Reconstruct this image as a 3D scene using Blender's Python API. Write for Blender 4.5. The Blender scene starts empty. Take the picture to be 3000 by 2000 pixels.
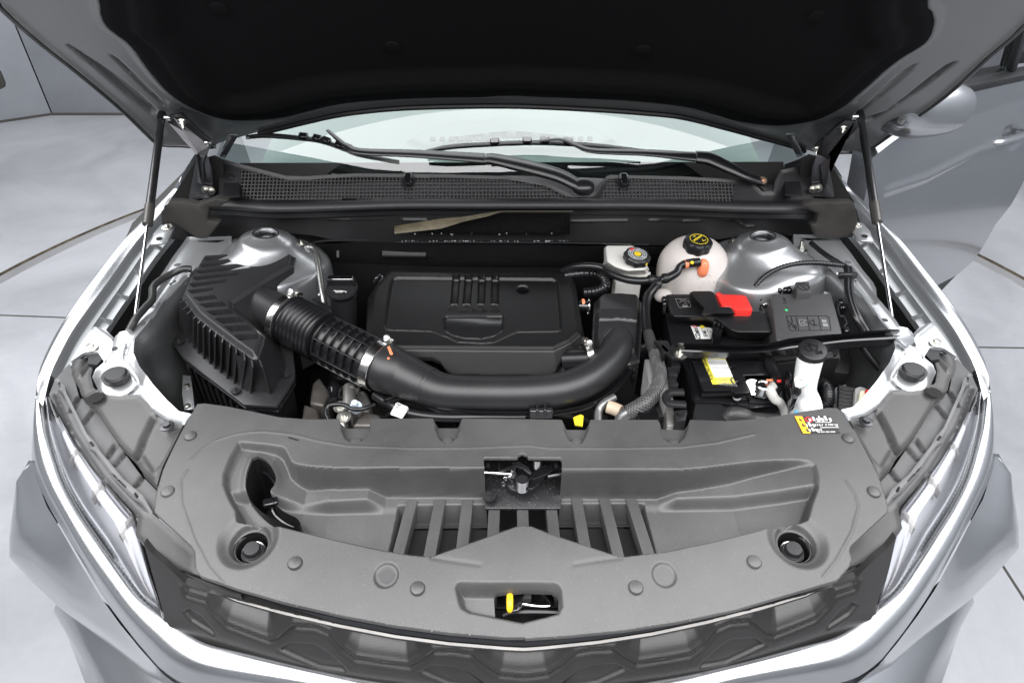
import bpy, bmesh, math, random
import numpy as np
from mathutils import Vector, Matrix
random.seed(7)
SC = bpy.context.scene
COL = SC.collection
# ------------------------------------------------------------------ camera
CAM = np.array([-0.024, -0.40, 1.75]); PITCH = math.radians(38.0); YAW = 0.0146; ROLL = math.radians(0.22); FPX = 2000.0
fw = np.array([math.sin(YAW)*math.cos(PITCH), math.cos(YAW)*math.cos(PITCH), -math.sin(PITCH)])
rt0 = np.array([math.cos(YAW), -math.sin(YAW), 0.0]); up0 = np.cross(rt0, fw)
rt = rt0*math.cos(ROLL) + up0*math.sin(ROLL); up = up0*math.cos(ROLL) - rt0*math.sin(ROLL)
cd = bpy.data.cameras.new('camera'); cam = bpy.data.objects.new('camera', cd); COL.objects.link(cam)
cd.sensor_width = 36; cd.lens = 24; cd.clip_start = 0.02; cd.clip_end = 100
cam.matrix_world = Matrix(((rt[0], up[0], -fw[0], CAM[0]), (rt[1], up[1], -fw[1], CAM[1]), (rt[2], up[2], -fw[2], CAM[2]), (0, 0, 0, 1)))
SC.camera = cam
# ------------------------------------------------------------------ light: a photo booth with one huge soft ceiling
W = bpy.data.worlds.new('World'); SC.world = W; W.use_nodes = True
W.node_tree.nodes['Background'].inputs[0].default_value = (0.80, 0.84, 0.90, 1)
W.node_tree.nodes['Background'].inputs[1].default_value = 0.04
def area(name, loc, sx, sy, radiance, rot=(0, 0, 0), col=(1, 1, 1)):
    l = bpy.data.lights.new(name, 'AREA'); l.shape = 'RECTANGLE'; l.size = sx; l.size_y = sy
    l.energy = radiance*math.pi*sx*sy; l.color = col
    o = bpy.data.objects.new(name, l); o.location = loc; o.rotation_euler = rot; COL.objects.link(o); return o
area('ceiling_light', (0, -0.35, 3.1), 7.0, 4.2, 7.4, col=(0.99, 0.99, 1.0))
area('rear_ceiling_light', (0, 3.25, 3.1), 7.0, 3.0, 3.9, col=(0.96, 0.98, 1.0))
SC.view_settings.view_transform = 'Standard'; SC.view_settings.look = 'None'; SC.view_settings.exposure = 0.0; SC.view_settings.gamma = 1.0
# ------------------------------------------------------------------ picture measurements -> points at their own heights
def view(x0, y0, s): return lambda x, y: (x0+s*x, y0+s*y)
F = view(0, 0, 1.27551); L1 = view(0, 0, .44643); C1 = view(1000, 0, .44643); R1 = view(2000, 0, .44643)
AB = view(450, 600, .41459); EC = view(1000, 600, .41455); BT = view(1700, 600, .41455)
FL = view(0, 900, .70140); FCL = view(450, 1150, .54214); FCR = view(1450, 1150, .54214); FR = view(2300, 900, .70140)
ML = view(0, 500, .51020); MR = view(2400, 500, .51020)
def V(vw, *xy): return [vw(x, y) for x, y in xy]
def ray(p): return fw + rt*(p[0]-1500)/FPX - up*(p[1]-1000)/FPX
def PZ(p, z): r = ray(p); return CAM + r*((z-CAM[2])/r[2])
def PY(p, y): r = ray(p); return CAM + r*((y-CAM[1])/r[1])
def PX(p, x): r = ray(p); return CAM + r*((x-CAM[0])/r[0])
def A3(*v): return np.array(v, float)
# ------------------------------------------------------------------ materials
MATS = {}
def mat(name, col, rough=.5, metal=0., bump=0., bscale=400., spots=0., coat=0., spec=.5, trans=0., emis=None, alpha=1., bigvar=0., varscale=6., aniso=0, sss=0, ior=1.5, rvar=0.):
    if name in MATS: return MATS[name]
    m = bpy.data.materials.new(name); m.use_nodes = True; nt = m.node_tree; b = nt.nodes['Principled BSDF']
    c = (*col, 1) if len(col) == 3 else col
    b.inputs['Base Color'].default_value = c; b.inputs['Roughness'].default_value = rough; b.inputs['Metallic'].default_value = metal
    b.inputs['Specular IOR Level'].default_value = spec; b.inputs['Coat Weight'].default_value = coat; b.inputs['Coat Roughness'].default_value = .08
    b.inputs['Transmission Weight'].default_value = trans; b.inputs['IOR'].default_value = ior; b.inputs['Alpha'].default_value = alpha
    if sss: b.inputs['Subsurface Weight'].default_value = sss; b.inputs['Subsurface Radius'].default_value = (.02, .015, .01)
    tc = nt.nodes.new('ShaderNodeTexCoord')
    if bump:
        n = nt.nodes.new('ShaderNodeTexNoise'); n.inputs['Scale'].default_value = bscale; n.inputs['Detail'].default_value = 2
        nt.links.new(tc.outputs['Object'], n.inputs['Vector'])
        bp = nt.nodes.new('ShaderNodeBump'); bp.inputs['Strength'].default_value = bump; bp.inputs['Distance'].default_value = .001
        nt.links.new(n.outputs['Fac'], bp.inputs['Height']); nt.links.new(bp.outputs['Normal'], b.inputs['Normal'])
    if bigvar or spots or rvar:
        n = nt.nodes.new('ShaderNodeTexNoise'); n.inputs['Scale'].default_value = varscale; n.inputs['Detail'].default_value = 8; n.inputs['Roughness'].default_value = .62
        nt.links.new(tc.outputs['Object'], n.inputs['Vector'])
        mr = nt.nodes.new('ShaderNodeMapRange'); mr.inputs[1].default_value = .3; mr.inputs[2].default_value = .7
        mr.inputs[3].default_value = 1-bigvar; mr.inputs[4].default_value = 1+bigvar; nt.links.new(n.outputs['Fac'], mr.inputs[0])
        mx = nt.nodes.new('ShaderNodeVectorMath'); mx.operation = 'SCALE'; mx.inputs[0].default_value = c[:3]
        nt.links.new(mr.outputs[0], mx.inputs['Scale'])
        out = mx.outputs[0]
        if rvar:
            m3 = nt.nodes.new('ShaderNodeMapRange'); m3.inputs[1].default_value = .3; m3.inputs[2].default_value = .7
            m3.inputs[3].default_value = max(.02, rough-rvar); m3.inputs[4].default_value = rough+rvar; nt.links.new(n.outputs['Fac'], m3.inputs[0])
            nt.links.new(m3.outputs[0], b.inputs['Roughness'])
        if spots:   # fine dust specks and grains
            n2 = nt.nodes.new('ShaderNodeTexNoise'); n2.inputs['Scale'].default_value = 260; n2.inputs['Detail'].default_value = 3
            nt.links.new(tc.outputs['Object'], n2.inputs['Vector'])
            m2 = nt.nodes.new('ShaderNodeMapRange'); m2.inputs[1].default_value = .62; m2.inputs[2].default_value = .78; m2.inputs[3].default_value = 0; m2.inputs[4].default_value = spots
            nt.links.new(n2.outputs['Fac'], m2.inputs[0])
            mm = nt.nodes.new('ShaderNodeMix'); mm.data_type = 'RGBA'; mm.inputs[7].default_value = (.45, .44, .42, 1)
            nt.links.new(m2.outputs[0], mm.inputs[0]); nt.links.new(out, mm.inputs[6]); out = mm.outputs[2]
        nt.links.new(out, b.inputs['Base Color'])
    MATS[name] = m; return m
M_COVER = mat('cover_plastic', (.052, .0515, .051), .38, bump=.30, bscale=1100, bigvar=.28, varscale=5, spots=.07, rvar=.06)
M_BLK = mat('black_plastic', (.010, .010, .011), .42, spec=.4, bump=.2, bscale=700, bigvar=.2, spots=.05)
M_BOX = mat('airbox_plastic', (.016, .016, .017), .38, spec=.5, bump=.2, bscale=800, bigvar=.2, spots=.04)
M_DARK = mat('dark_plastic', (.006, .006, .0065), .5, bump=.1, bscale=500, bigvar=.2)
M_GLOSS = mat('gloss_black', (.006, .006, .007), .16, coat=.5)
M_SHAD = mat('shade_black', (.004, .004, .004), .9)  # near-black colour in place of the shade in voids and holes
M_ENG = mat('engine_cover_plastic', (.0042, .0042, .0046), .40, bump=.2, bscale=1200, bigvar=.1, spots=.02, spec=.45)
M_RUB = mat('rubber', (.011, .011, .012), .5, bump=.1, bscale=300)
M_RUBS = mat('rubber_semi', (.008, .008, .009), .30)
M_FELT = mat('felt_pad', (.007, .007, .0075), .95, bump=.6, bscale=1500, spec=.1)
M_PAINT = mat('silver_paint', (.40, .41, .425), .22, metal=.92, coat=.5, bump=.03, bscale=3000)
M_PAINTI = mat('silver_inner_paint', (.44, .45, .46), .30, metal=.75, coat=.3, bigvar=.08, varscale=9, bump=.05, bscale=60)
M_HOODI = mat('hood_inner_paint', (.17, .175, .175), .42, metal=.4, coat=.2, bigvar=.06, varscale=7)
M_ZINC = mat('zinc', (.55, .54, .50), .30, metal=1., bigvar=.15, varscale=40)
M_STEEL = mat('bright_steel', (.72, .72, .73), .18, metal=1.)
M_ALU = mat('cast_aluminium', (.45, .44, .42), .42, metal=.9, bump=.5, bscale=250, bigvar=.3, varscale=30)
M_DSTEEL = mat('dark_steel', (.10, .10, .105), .32, metal=.9, bigvar=.2, varscale=20)
M_WHITE = mat('white_plastic', (.60, .59, .56), .4, sss=.2)
M_MILK = mat('milky_plastic', (.72, .67, .64), .30, trans=.25, ior=1.2, sss=.3, bigvar=.05, varscale=14)
M_RED = mat('red_plastic', (.62, .03, .025), .38, bump=.1)
M_ORG = mat('orange_plastic', (.70, .22, .10), .45)
M_YEL = mat('yellow_paint', (.85, .60, .02), .5)
M_WPRINT = mat('white_print', (.75, .75, .73), .6)
M_GPRINT = mat('grey_print', (.20, .20, .20), .5)
M_BPRINT = mat('black_print', (.02, .02, .02), .5)
M_YPRINT = mat('yellow_print', (.80, .62, .03), .5)
M_LABEL = mat('white_label', (.70, .70, .69), .45)
M_REDP = mat('red_print', (.6, .03, .03), .5)
M_GRN = mat('green_mark', (.03, .45, .15), .5)
M_TAPE = mat('silver_tape', (.62, .62, .60), .33, metal=.7, bump=1.0, bscale=90, bigvar=.2, varscale=40)
# ------------------------------------------------------------------ objects
ORG = {}
def tagp(o, label=None, cat=None, group=None, kind=None):
    if label: o['label'] = label
    if cat: o['category'] = cat
    if group: o['group'] = group
    if kind: o['kind'] = kind
    return o
def thing(name, label, cat, loc, group=None):
    o = bpy.data.objects.new(name, None); o.empty_display_size = .05; COL.objects.link(o); o.location = Vector([float(c) for c in loc])
    ORG[o.name] = np.array(loc, float); return tagp(o, label, cat, group)
def finish(bm, name, m, parent=None, smooth=True, angle=38, label=None, cat=None, group=None, kind=None):
    bm.normal_update()
    ca = math.radians(angle)
    for f in bm.faces: f.smooth = smooth
    for e in bm.edges:
        if len(e.link_faces) == 2 and e.calc_face_angle(0) > ca: e.smooth = False
    me = bpy.data.meshes.new(name); 
    if parent is not None: org = ORG[parent.name]
    else:
        co = np.array([v.co[:] for v in bm.verts]) if len(bm.verts) < 400000 else np.zeros((1, 3))
        org = np.array([(co[:, 0].min()+co[:, 0].max())/2, (co[:, 1].min()+co[:, 1].max())/2, co[:, 2].min()])
    bmesh.ops.translate(bm, verts=bm.verts, vec=Vector([float(-c) for c in org]))
    bm.to_mesh(me); bm.free()
    me.materials.append(m)
    o = bpy.data.objects.new(name, me); COL.objects.link(o)
    if parent is not None: o.parent = parent
    else: o.location = Vector([float(c) for c in org])
    ORG[o.name] = org
    return tagp(o, label, cat, group, kind)
def catmull(P, n, closed=False):
    P = np.array(P, float); N = len(P)
    if closed: Q = np.vstack([P[-1], P, P[0], P[1]]); segs = N
    else: Q = np.vstack([2*P[0]-P[1], P, 2*P[-1]-P[-2]]); segs = N-1
    out = []
    for t in np.linspace(0, segs, n, endpoint=not closed):
        i = min(int(t), segs-1); u = t-i; p0, p1, p2, p3 = Q[i], Q[i+1], Q[i+2], Q[i+3]
        out.append(.5*((2*p1)+(-p0+p2)*u+(2*p0-5*p1+4*p2-p3)*u*u+(-p0+3*p1-3*p2+p3)*u**3))
    return np.array(out)
def resample(P, n):
    P = np.array(P, float); d = np.r_[0, np.cumsum(np.linalg.norm(np.diff(P, axis=0), axis=1))]
    t = np.linspace(0, d[-1], n); return np.array([np.interp(t, d, P[:, k]) for k in range(P.shape[1])]).T
def lofted(rows, n=40, smooth=True, bm=None, cross=None, flip=False):
    bm = bm or bmesh.new()
    R = []
    for r in rows:
        r = np.array(r, float)
        R.append(resample(catmull(r, n*3), n) if (smooth and len(r) > 2) else resample(r, n))
    R = np.array(R)
    if cross: R = np.stack([catmull(R[:, j], cross) for j in range(R.shape[1])], 1)
    vs = [[bm.verts.new(Vector(p)) for p in row] for row in R]
    for i in range(len(vs)-1):
        for j in range(n-1):
            q = (vs[i][j], vs[i][j+1], vs[i+1][j+1], vs[i+1][j])
            bm.faces.new(q if not flip else q[::-1])
    return bm
def thicken(bm, t, dirv=None):
    bm.normal_update()
    geo = bmesh.ops.solidify(bm, geom=bm.faces[:]+bm.edges[:]+bm.verts[:], thickness=t); return bm
def mirror_obj(o, parent=None, label=None, shared=True):
    """mirrored copy of a mesh object across the car's centre plane"""
    me = o.data.copy(); org = ORG[o.name]; po = ORG[parent.name] if parent is not None else A3(-org[0], org[1], org[2])
    n = len(me.vertices); co = np.zeros(n*3); me.vertices.foreach_get('co', co); co = co.reshape(-1, 3)+org
    co[:, 0] *= -1; co -= po; me.vertices.foreach_set('co', co.ravel()); me.flip_normals(); me.update()
    c = bpy.data.objects.new(o.name.split('.')[0], me); COL.objects.link(c)
    for k in ('label', 'category', 'group', 'kind'):
        if k in o: c[k] = o[k]
    if label: c['label'] = label
    if parent is not None: c.parent = parent
    else: c.location = Vector([float(v) for v in po])
    ORG[c.name] = po
    return c
def mirror_tree(root, label):
    org = ORG[root.name]; r = bpy.data.objects.new(root.name.split('.')[0], None); r.empty_display_size = .05; COL.objects.link(r)
    r.location = (-org[0], org[1], org[2]); ORG[r.name] = A3(-org[0], org[1], org[2])
    for k in ('category', 'group'):
        if k in root: r[k] = root[k]
    r['label'] = label
    for ch in list(root.children):
        c = mirror_obj(ch, r)
        for g in list(ch.children):
            d = mirror_obj(g, c)
    return r
def tube(path, rad, seg=14, n=60, smooth=True, caps=True, bm=None, flat=1.0):
    bm = bm or bmesh.new(); P = np.array(path, float)
    rad = np.array(rad if hasattr(rad, '__len__') else [rad]*len(P), float)
    Q = np.c_[P, rad]
    Q = catmull(Q, n) if smooth and len(P) > 2 else (resample(Q, n) if n else Q)
    P, rad = Q[:, :3], Q[:, 3]
    T = np.gradient(P, axis=0); T /= np.linalg.norm(T, axis=1)[:, None]+1e-12
    nrm = np.cross(T[0], [0, 0, 1]); 
    if np.linalg.norm(nrm) < .1: nrm = np.cross(T[0], [1, 0, 0])
    nrm /= np.linalg.norm(nrm); rings = []
    for i in range(len(P)):
        nrm = nrm - T[i]*np.dot(nrm, T[i]); nrm /= np.linalg.norm(nrm); b = np.cross(T[i], nrm)
        rings.append([bm.verts.new(Vector(P[i]+rad[i]*(math.cos(a)*nrm+flat*math.sin(a)*b))) for a in np.linspace(0, 2*math.pi, seg, endpoint=False)])
    for i in range(len(rings)-1):
        for j in range(seg): bm.faces.new((rings[i][j], rings[i][(j+1) % seg], rings[i+1][(j+1) % seg], rings[i+1][j]))
    if caps: bm.faces.new(rings[0][::-1]); bm.faces.new(rings[-1])
    return bm
def basis(axis, ref=(0, 0, 1)):
    a = np.array(axis, float); a /= np.linalg.norm(a); r = np.cross(ref, a)
    if np.linalg.norm(r) < 1e-3: r = np.cross((0, 1, 0), a)
    r /= np.linalg.norm(r); return r, np.cross(a, r), a
def lathe(c, axis, prof, seg=28, bm=None, wob=None):
    """prof: list of (radius, height along axis)"""
    bm = bm or bmesh.new(); u, v, a = basis(axis); c = np.array(c, float); rings = []
    for r, h in prof:
        if r < 1e-6: rings.append([bm.verts.new(Vector(c+a*h))]); continue
        ring = []
        for k in range(seg):
            t = 2*math.pi*k/seg; rr = r*(1 if wob is None else wob(t, h)); ring.append(bm.verts.new(Vector(c+a*h+rr*(math.cos(t)*u+math.sin(t)*v))))
        rings.append(ring)
    for i in range(len(rings)-1):
        A, B = rings[i], rings[i+1]
        for k in range(seg):
            k2 = (k+1) % seg
            if len(A) == 1 and len(B) == 1: continue
            if len(A) == 1: bm.faces.new((A[0], B[k], B[k2])[::-1])
            elif len(B) == 1: bm.faces.new((A[k], A[k2], B[0]))
            else: bm.faces.new((A[k], A[k2], B[k2], B[k]))
    return bm
def prism(top, bot=None, depth=None, bevel=.002, bm=None, segs=2):
    """top: list of 3D points (a cap), bot: same count of 3D points or a depth straight down"""
    bm0 = bm; bm = bmesh.new()
    top = [np.array(p, float) for p in top]
    if bot is None: bot = [p-A3(0, 0, depth) for p in top]
    tv = [bm.verts.new(Vector(p)) for p in top]; bv = [bm.verts.new(Vector(p)) for p in bot]; n = len(tv)
    bm.faces.new(tv); bm.faces.new(bv[::-1])
    for i in range(n): bm.faces.new((tv[(i+1) % n], tv[i], bv[i], bv[(i+1) % n]))
    bmesh.ops.recalc_face_normals(bm, faces=bm.faces)
    if bevel: bmesh.ops.bevel(bm, geom=bm.edges[:], offset=bevel, segments=segs, affect='EDGES', profile=.5, clamp_overlap=True)
    if bm0 is not None:
        me = bpy.data.meshes.new('tmp'); bm.to_mesh(me); bm.free(); bm0.from_mesh(me); bpy.data.meshes.remove(me); return bm0
    return bm
def pz(vw, z, *xy): return [PZ(vw(x, y), z) for x, y in xy]
def box(c, ux, uy, uz, sx, sy, sz, bevel=.001, bm=None):
    """box centred c with unit axes and full sizes"""
    c = np.array(c, float); ux, uy, uz = [np.array(a, float) for a in (ux, uy, uz)]
    t = [c+ux*sx/2*a+uy*sy/2*b+uz*sz/2 for a, b in ((-1, -1), (1, -1), (1, 1), (-1, 1))]
    return prism(t, [p-uz*sz for p in t], bevel=bevel, bm=bm, segs=1)
EX, EY, EZ = A3(1, 0, 0), A3(0, 1, 0), A3(0, 0, 1)
def bolt(c, axis=(0, 0, 1), r=.006, h=.005, m=None, parent=None, name='bolt', washer=True, hexa=True, **k):
    bm = bmesh.new()
    if washer: lathe(c, axis, [(0, 0), (r*1.7, 0), (r*1.7, h*.25), (r*1.5, h*.3), (0, h*.3)], 20, bm)
    lathe(c, axis, [(r, h*.2), (r, h*.9), (r*.88, h), (0, h)], 6 if hexa else 20, bm)
    return finish(bm, name, m or M_ZINC, parent, **k)
# ------------------------------------------------------------------ relief panels (height fields with true moulded depth)
class Fr:
    def __init__(s, O, U, V_, N): s.O, s.U, s.V, s.N = [np.array(a, float) for a in (O, U, V_, N)]
    def w(s, u, v, n): return s.O + np.multiply.outer(u, s.U) + np.multiply.outer(v, s.V) + np.multiply.outer(n, s.N)
WF = Fr((0, 0, 0), EX, EY, EZ)
def hit(fr, p, base):
    r = ray(p); n0 = 0.; 
    for _ in range(14):
        if callable(base) and _: n0 = .5*n0+.5*float(base(np.array([uu]), np.array([vv]))[0])
        elif not callable(base): n0 = base
        t = (n0-np.dot(CAM-fr.O, fr.N))/np.dot(r, fr.N); P = CAM+t*r-fr.O; uu, vv = np.dot(P, fr.U), np.dot(P, fr.V)
        if _ == 0 and callable(base): n0 = float(base(np.array([uu]), np.array([vv]))[0])
    return (uu, vv)
def sdf(U, V_, poly, nearest=False):
    P = np.array(poly); Q = np.roll(P, -1, 0); best = np.full(U.shape, 1e9); inside = np.zeros(U.shape, bool); nu = np.zeros(U.shape); nv = np.zeros(U.shape)
    for (ax, ay), (bx, by) in zip(P, Q):
        ex, ey = bx-ax, by-ay; L = ex*ex+ey*ey+1e-14; t = np.clip(((U-ax)*ex+(V_-ay)*ey)/L, 0, 1)
        cx, cy = ax+t*ex, ay+t*ey; d = (U-cx)**2+(V_-cy)**2
        if nearest: k = d < best; nu[k] = cx[k]; nv[k] = cy[k]
        best = np.minimum(best, d)
        c = (ay > V_) != (by > V_); inside ^= c & (U < ex*(V_-ay)/(ey if abs(ey) > 1e-14 else 1e-14)+ax)
    d = np.sqrt(best); d = np.where(inside, -d, d)
    return (d, nu, nv) if nearest else d
def ldist(U, V_, line):
    best = np.full(U.shape, 1e9); P = np.array(line)
    for (ax, ay), (bx, by) in zip(P[:-1], P[1:]):
        ex, ey = bx-ax, by-ay; L = ex*ex+ey*ey+1e-14; t = np.clip(((U-ax)*ex+(V_-ay)*ey)/L, 0, 1); best = np.minimum(best, (U-ax-t*ex)**2+(V_-ay-t*ey)**2)
    return np.sqrt(best)
def sst(x): x = np.clip(x, 0, 1); return x*x*(3-2*x)
def relief(name, m, outline, base=0., feats=(), holes=(), res=.002, thick=.004, fr=WF, parent=None, angle=50, **kw):
    ol = np.array(outline); u0, v0 = ol.min(0)-res; u1, v1 = ol.max(0)+res
    nu, nv = int((u1-u0)/res)+2, int((v1-v0)/res)+2
    us, vs = u0+np.arange(nu)*res, v0+np.arange(nv)*res; U, V_ = np.meshgrid(us, vs)
    cU, cV = U[:-1, :-1]+res/2, V_[:-1, :-1]+res/2
    keep = sdf(cU, cV, ol) < 0
    for h in holes: keep &= sdf(cU, cV, h) > 0
    # boundary vertices snap to the outline
    cnt = np.zeros(U.shape, int)
    for a, b in ((0, 0), (0, 1), (1, 0), (1, 1)): cnt[a:a+keep.shape[0], b:b+keep.shape[1]] += keep
    bd = (cnt > 0) & (cnt < 4); bi = np.argwhere(bd)
    bu, bv = U[bd], V_[bd]; bestd = np.full(bu.shape, 1e9); su, sv = bu.copy(), bv.copy()
    for poly in [ol]+list(holes):
        d, xu, xv = sdf(bu, bv, poly, True); d = np.abs(d); k = d < bestd; bestd[k] = d[k]; su[k] = xu[k]; sv[k] = xv[k]
    k = bestd < res*1.6; su = np.where(k, su, bu); sv = np.where(k, sv, bv)
    U[bd] = su; V_[bd] = sv
    for ft in feats:      # crease lines: nearby grid vertices move onto the edges of each moulded step
        if ft[0] == 'rec': P = np.array(ft[1]); lev = (0.,)
        elif ft[0] == 'disc': P = np.array(circ(ft[1], ft[2], 40)); lev = (0., -ft[4])
        else: continue
        a, b = P.min(0)-.006, P.max(0)+.006
        iu = np.where((us > a[0]) & (us < b[0]))[0]; iv = np.where((vs > a[1]) & (vs < b[1]))[0]
        if not len(iu) or not len(iv): continue
        sl = np.s_[iv[0]:iv[-1]+1, iu[0]:iu[-1]+1]; uu, vv = U[sl].copy(), V_[sl].copy(); d, xu, xv = sdf(uu, vv, P, True); fb = bd[sl]
        for c in lev:
            if c and -c < res*1.5: continue
            k = (np.abs(d-c) < res*.495) & ~fb
            if not c: uu[k] = xu[k]; vv[k] = xv[k]
            else:
                r_ = c/np.where(np.abs(d) < 1e-9, 1e-9, d); k &= np.abs(d) > 1e-5; uu[k] = (xu+(uu-xu)*r_)[k]; vv[k] = (xv+(vv-xv)*r_)[k]
        U[sl] = uu; V_[sl] = vv
    N = base(U, V_) if callable(base) else np.full(U.shape, float(base))
    for ft in feats:
        if ft[0] == 'fn': N = N+ft[1](U, V_); continue
        if ft[0] in ('rec', 'bead'):
            P = np.array(ft[1]); pad = .03; w = ft[3]
        elif ft[0] == 'line': P = np.array(ft[1]); pad = ft[2]*4+.002
        elif ft[0] == 'disc': P = np.array([[ft[1][0]-ft[2], ft[1][1]-ft[2]], [ft[1][0]+ft[2], ft[1][1]+ft[2]]]); pad = .01
        a, b = P.min(0)-pad, P.max(0)+pad
        iu = np.where((us > a[0]) & (us < b[0]))[0]; iv = np.where((vs > a[1]) & (vs < b[1]))[0]
        if not len(iu) or not len(iv): continue
        sl = np.s_[iv[0]:iv[-1]+1, iu[0]:iu[-1]+1]; uu, vv = U[sl], V_[sl]
        if ft[0] == 'rec':
            dep = ft[2](uu, vv) if callable(ft[2]) else ft[2]; N[sl] -= dep*sst(-sdf(uu, vv, ft[1])/ft[3])
        elif ft[0] == 'bead': N[sl] += ft[2]*np.exp(-(sdf(uu, vv, ft[1])/ft[3])**2)
        elif ft[0] == 'line': N[sl] += ft[3]*np.exp(-(ldist(uu, vv, ft[1])/ft[2])**2)
        elif ft[0] == 'disc': N[sl] -= ft[3]*sst((ft[2]-np.hypot(uu-ft[1][0], vv-ft[1][1]))/ft[4])
    pts = fr.w(U, V_, N); idx = -np.ones(U.shape, int); used = cnt > 0; idx[used] = np.arange(used.sum()); co = pts[used]
    k = np.argwhere(keep); i, j = k[:, 0], k[:, 1]
    quads = np.stack([idx[i, j], idx[i, j+1], idx[i+1, j+1], idx[i+1, j]], 1)
    if thick:
        # skirt along boundary edges
        def pad(a): return np.pad(a, 1)
        kp = pad(keep); sk = []
        e = {}
        low = {}
        verts2 = []
        def lo(x):
            if x not in low: low[x] = len(co)+len(verts2); verts2.append(co[x]-fr.N*thick)
            return low[x]
        for (ii, jj) in k:
            a, b_, c, d = idx[ii, jj], idx[ii, jj+1], idx[ii+1, jj+1], idx[ii+1, jj]
            if not kp[ii, jj+1]: sk.append((b_, a, lo(a), lo(b_)))
            if not kp[ii+1, jj+2]: sk.append((c, b_, lo(b_), lo(c)))
            if not kp[ii+2, jj+1]: sk.append((d, c, lo(c), lo(d)))
            if not kp[ii+1, jj]: sk.append((a, d, lo(d), lo(a)))
        if verts2: co = np.vstack([co, np.array(verts2)]); quads = np.vstack([quads, np.array(sk)])
    if np.dot(np.cross(fr.U, fr.V), fr.N) < 0: quads = quads[:, ::-1]
    org = ORG[parent.name] if parent is not None else np.array([(co[:, 0].min()+co[:, 0].max())/2, (co[:, 1].min()+co[:, 1].max())/2, co[:, 2].min()])
    co = co-org
    me = bpy.data.meshes.new(name); me.vertices.add(len(co)); me.vertices.foreach_set('co', co.astype(np.float32).ravel())
    me.loops.add(len(quads)*4); me.loops.foreach_set('vertex_index', quads.astype(np.int32).ravel())
    me.polygons.add(len(quads)); me.polygons.foreach_set('loop_start', np.arange(len(quads), dtype=np.int32)*4)
    me.update(calc_edges=True); me.validate()
    me.polygons.foreach_set('use_smooth', np.ones(len(me.polygons), bool))
    me.set_sharp_from_angle(angle=math.radians(angle))
    me.materials.append(m)
    o = bpy.data.objects.new(name, me); COL.objects.link(o)
    if parent is not None: o.parent = parent
    else: o.location = Vector([float(c) for c in org])
    ORG[o.name] = org; return tagp(o, **kw)
def LP(fr, base, vw, *xy): return [hit(fr, vw(x, y), base) for x, y in xy]
def circ(c, r, n=28, ry=None): return [(c[0]+r*math.cos(2*math.pi*k/n), c[1]+(ry or r)*math.sin(2*math.pi*k/n)) for k in range(n)]
def text(s, c, ux, uy, size, m, parent, ext=.0003, bold=0., name='lettering', sx=1., align='CENTER', font=None):
    cu = bpy.data.curves.new('t', 'FONT'); cu.body = s; cu.size = 1; cu.extrude = 0; cu.offset = bold; cu.align_x = align; cu.align_y = 'CENTER'; cu.resolution_u = 3
    o = bpy.data.objects.new('t', cu); COL.objects.link(o); bpy.context.view_layer.update()
    me = bpy.data.meshes.new_from_object(o.evaluated_get(bpy.context.evaluated_depsgraph_get())); bpy.data.objects.remove(o)
    ux = np.array(ux, float); uy = np.array(uy, float); ux = ux/np.linalg.norm(ux); uy = uy/np.linalg.norm(uy); n = np.cross(ux, uy)
    bm = bmesh.new(); bm.from_mesh(me); bpy.data.meshes.remove(me)
    for v in bm.verts: v.co = Vector(np.array(c)+ux*v.co.x*size*sx+uy*v.co.y*size)
    r = bmesh.ops.extrude_face_region(bm, geom=bm.faces[:])
    bmesh.ops.translate(bm, verts=[g for g in r['geom'] if isinstance(g, bmesh.types.BMVert)], vec=Vector(n*max(ext, .0003)))
    return finish(bm, name, m, parent, smooth=False)
def decal(pts, m, parent, name='sticker', t=.0006):
    """thin real sheet, pts on the surface, raised along its own normal"""
    P = [np.array(p, float) for p in pts]; n = np.cross(P[1]-P[0], P[2]-P[0]); n /= np.linalg.norm(n)
    if n[2] < 0: n = -n
    return finish(prism([p+n*t for p in P], P, bevel=0), name, m, parent, smooth=False)
# ================================================================== SETTING
def floor_mat():
    m = bpy.data.materials.new('booth_floor'); m.use_nodes = True; nt = m.node_tree; b = nt.nodes['Principled BSDF']
    b.inputs['Roughness'].default_value = .35
    tc = nt.nodes.new('ShaderNodeTexCoord')
    n1 = nt.nodes.new('ShaderNodeTexNoise'); n1.inputs['Scale'].default_value = 1.3; n1.inputs['Detail'].default_value = 9; n1.inputs['Roughness'].default_value = .62; n1.inputs['Distortion'].default_value = .6
    n2 = nt.nodes.new('ShaderNodeTexNoise'); n2.inputs['Scale'].default_value = 38; n2.inputs['Detail'].default_value = 5
    nt.links.new(tc.outputs['Object'], n1.inputs['Vector']); nt.links.new(tc.outputs['Object'], n2.inputs['Vector'])
    cr = nt.nodes.new('ShaderNodeValToRGB'); e = cr.color_ramp.elements
    e[0].position = .30; e[0].color = (.19, .195, .208, 1); e[1].position = .68; e[1].color = (.285, .29, .308, 1)
    x = e.new(.5); x.color = (.245, .25, .266, 1)
    nt.links.new(n1.outputs['Fac'], cr.inputs[0])
    mx = nt.nodes.new('ShaderNodeMix'); mx.data_type = 'RGBA'; mx.blend_type = 'MULTIPLY'; mx.inputs[0].default_value = .12
    nt.links.new(cr.outputs[0], mx.inputs[6]); nt.links.new(n2.outputs['Fac'], mx.inputs[7]); nt.links.new(mx.outputs[2], b.inputs['Base Color'])
    mr = nt.nodes.new('ShaderNodeMapRange'); mr.inputs[3].default_value = .25; mr.inputs[4].default_value = .6; nt.links.new(n1.outputs['Fac'], mr.inputs[0]); nt.links.new(mr.outputs[0], b.inputs['Roughness'])
    return m
M_FLOOR = floor_mat()
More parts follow.
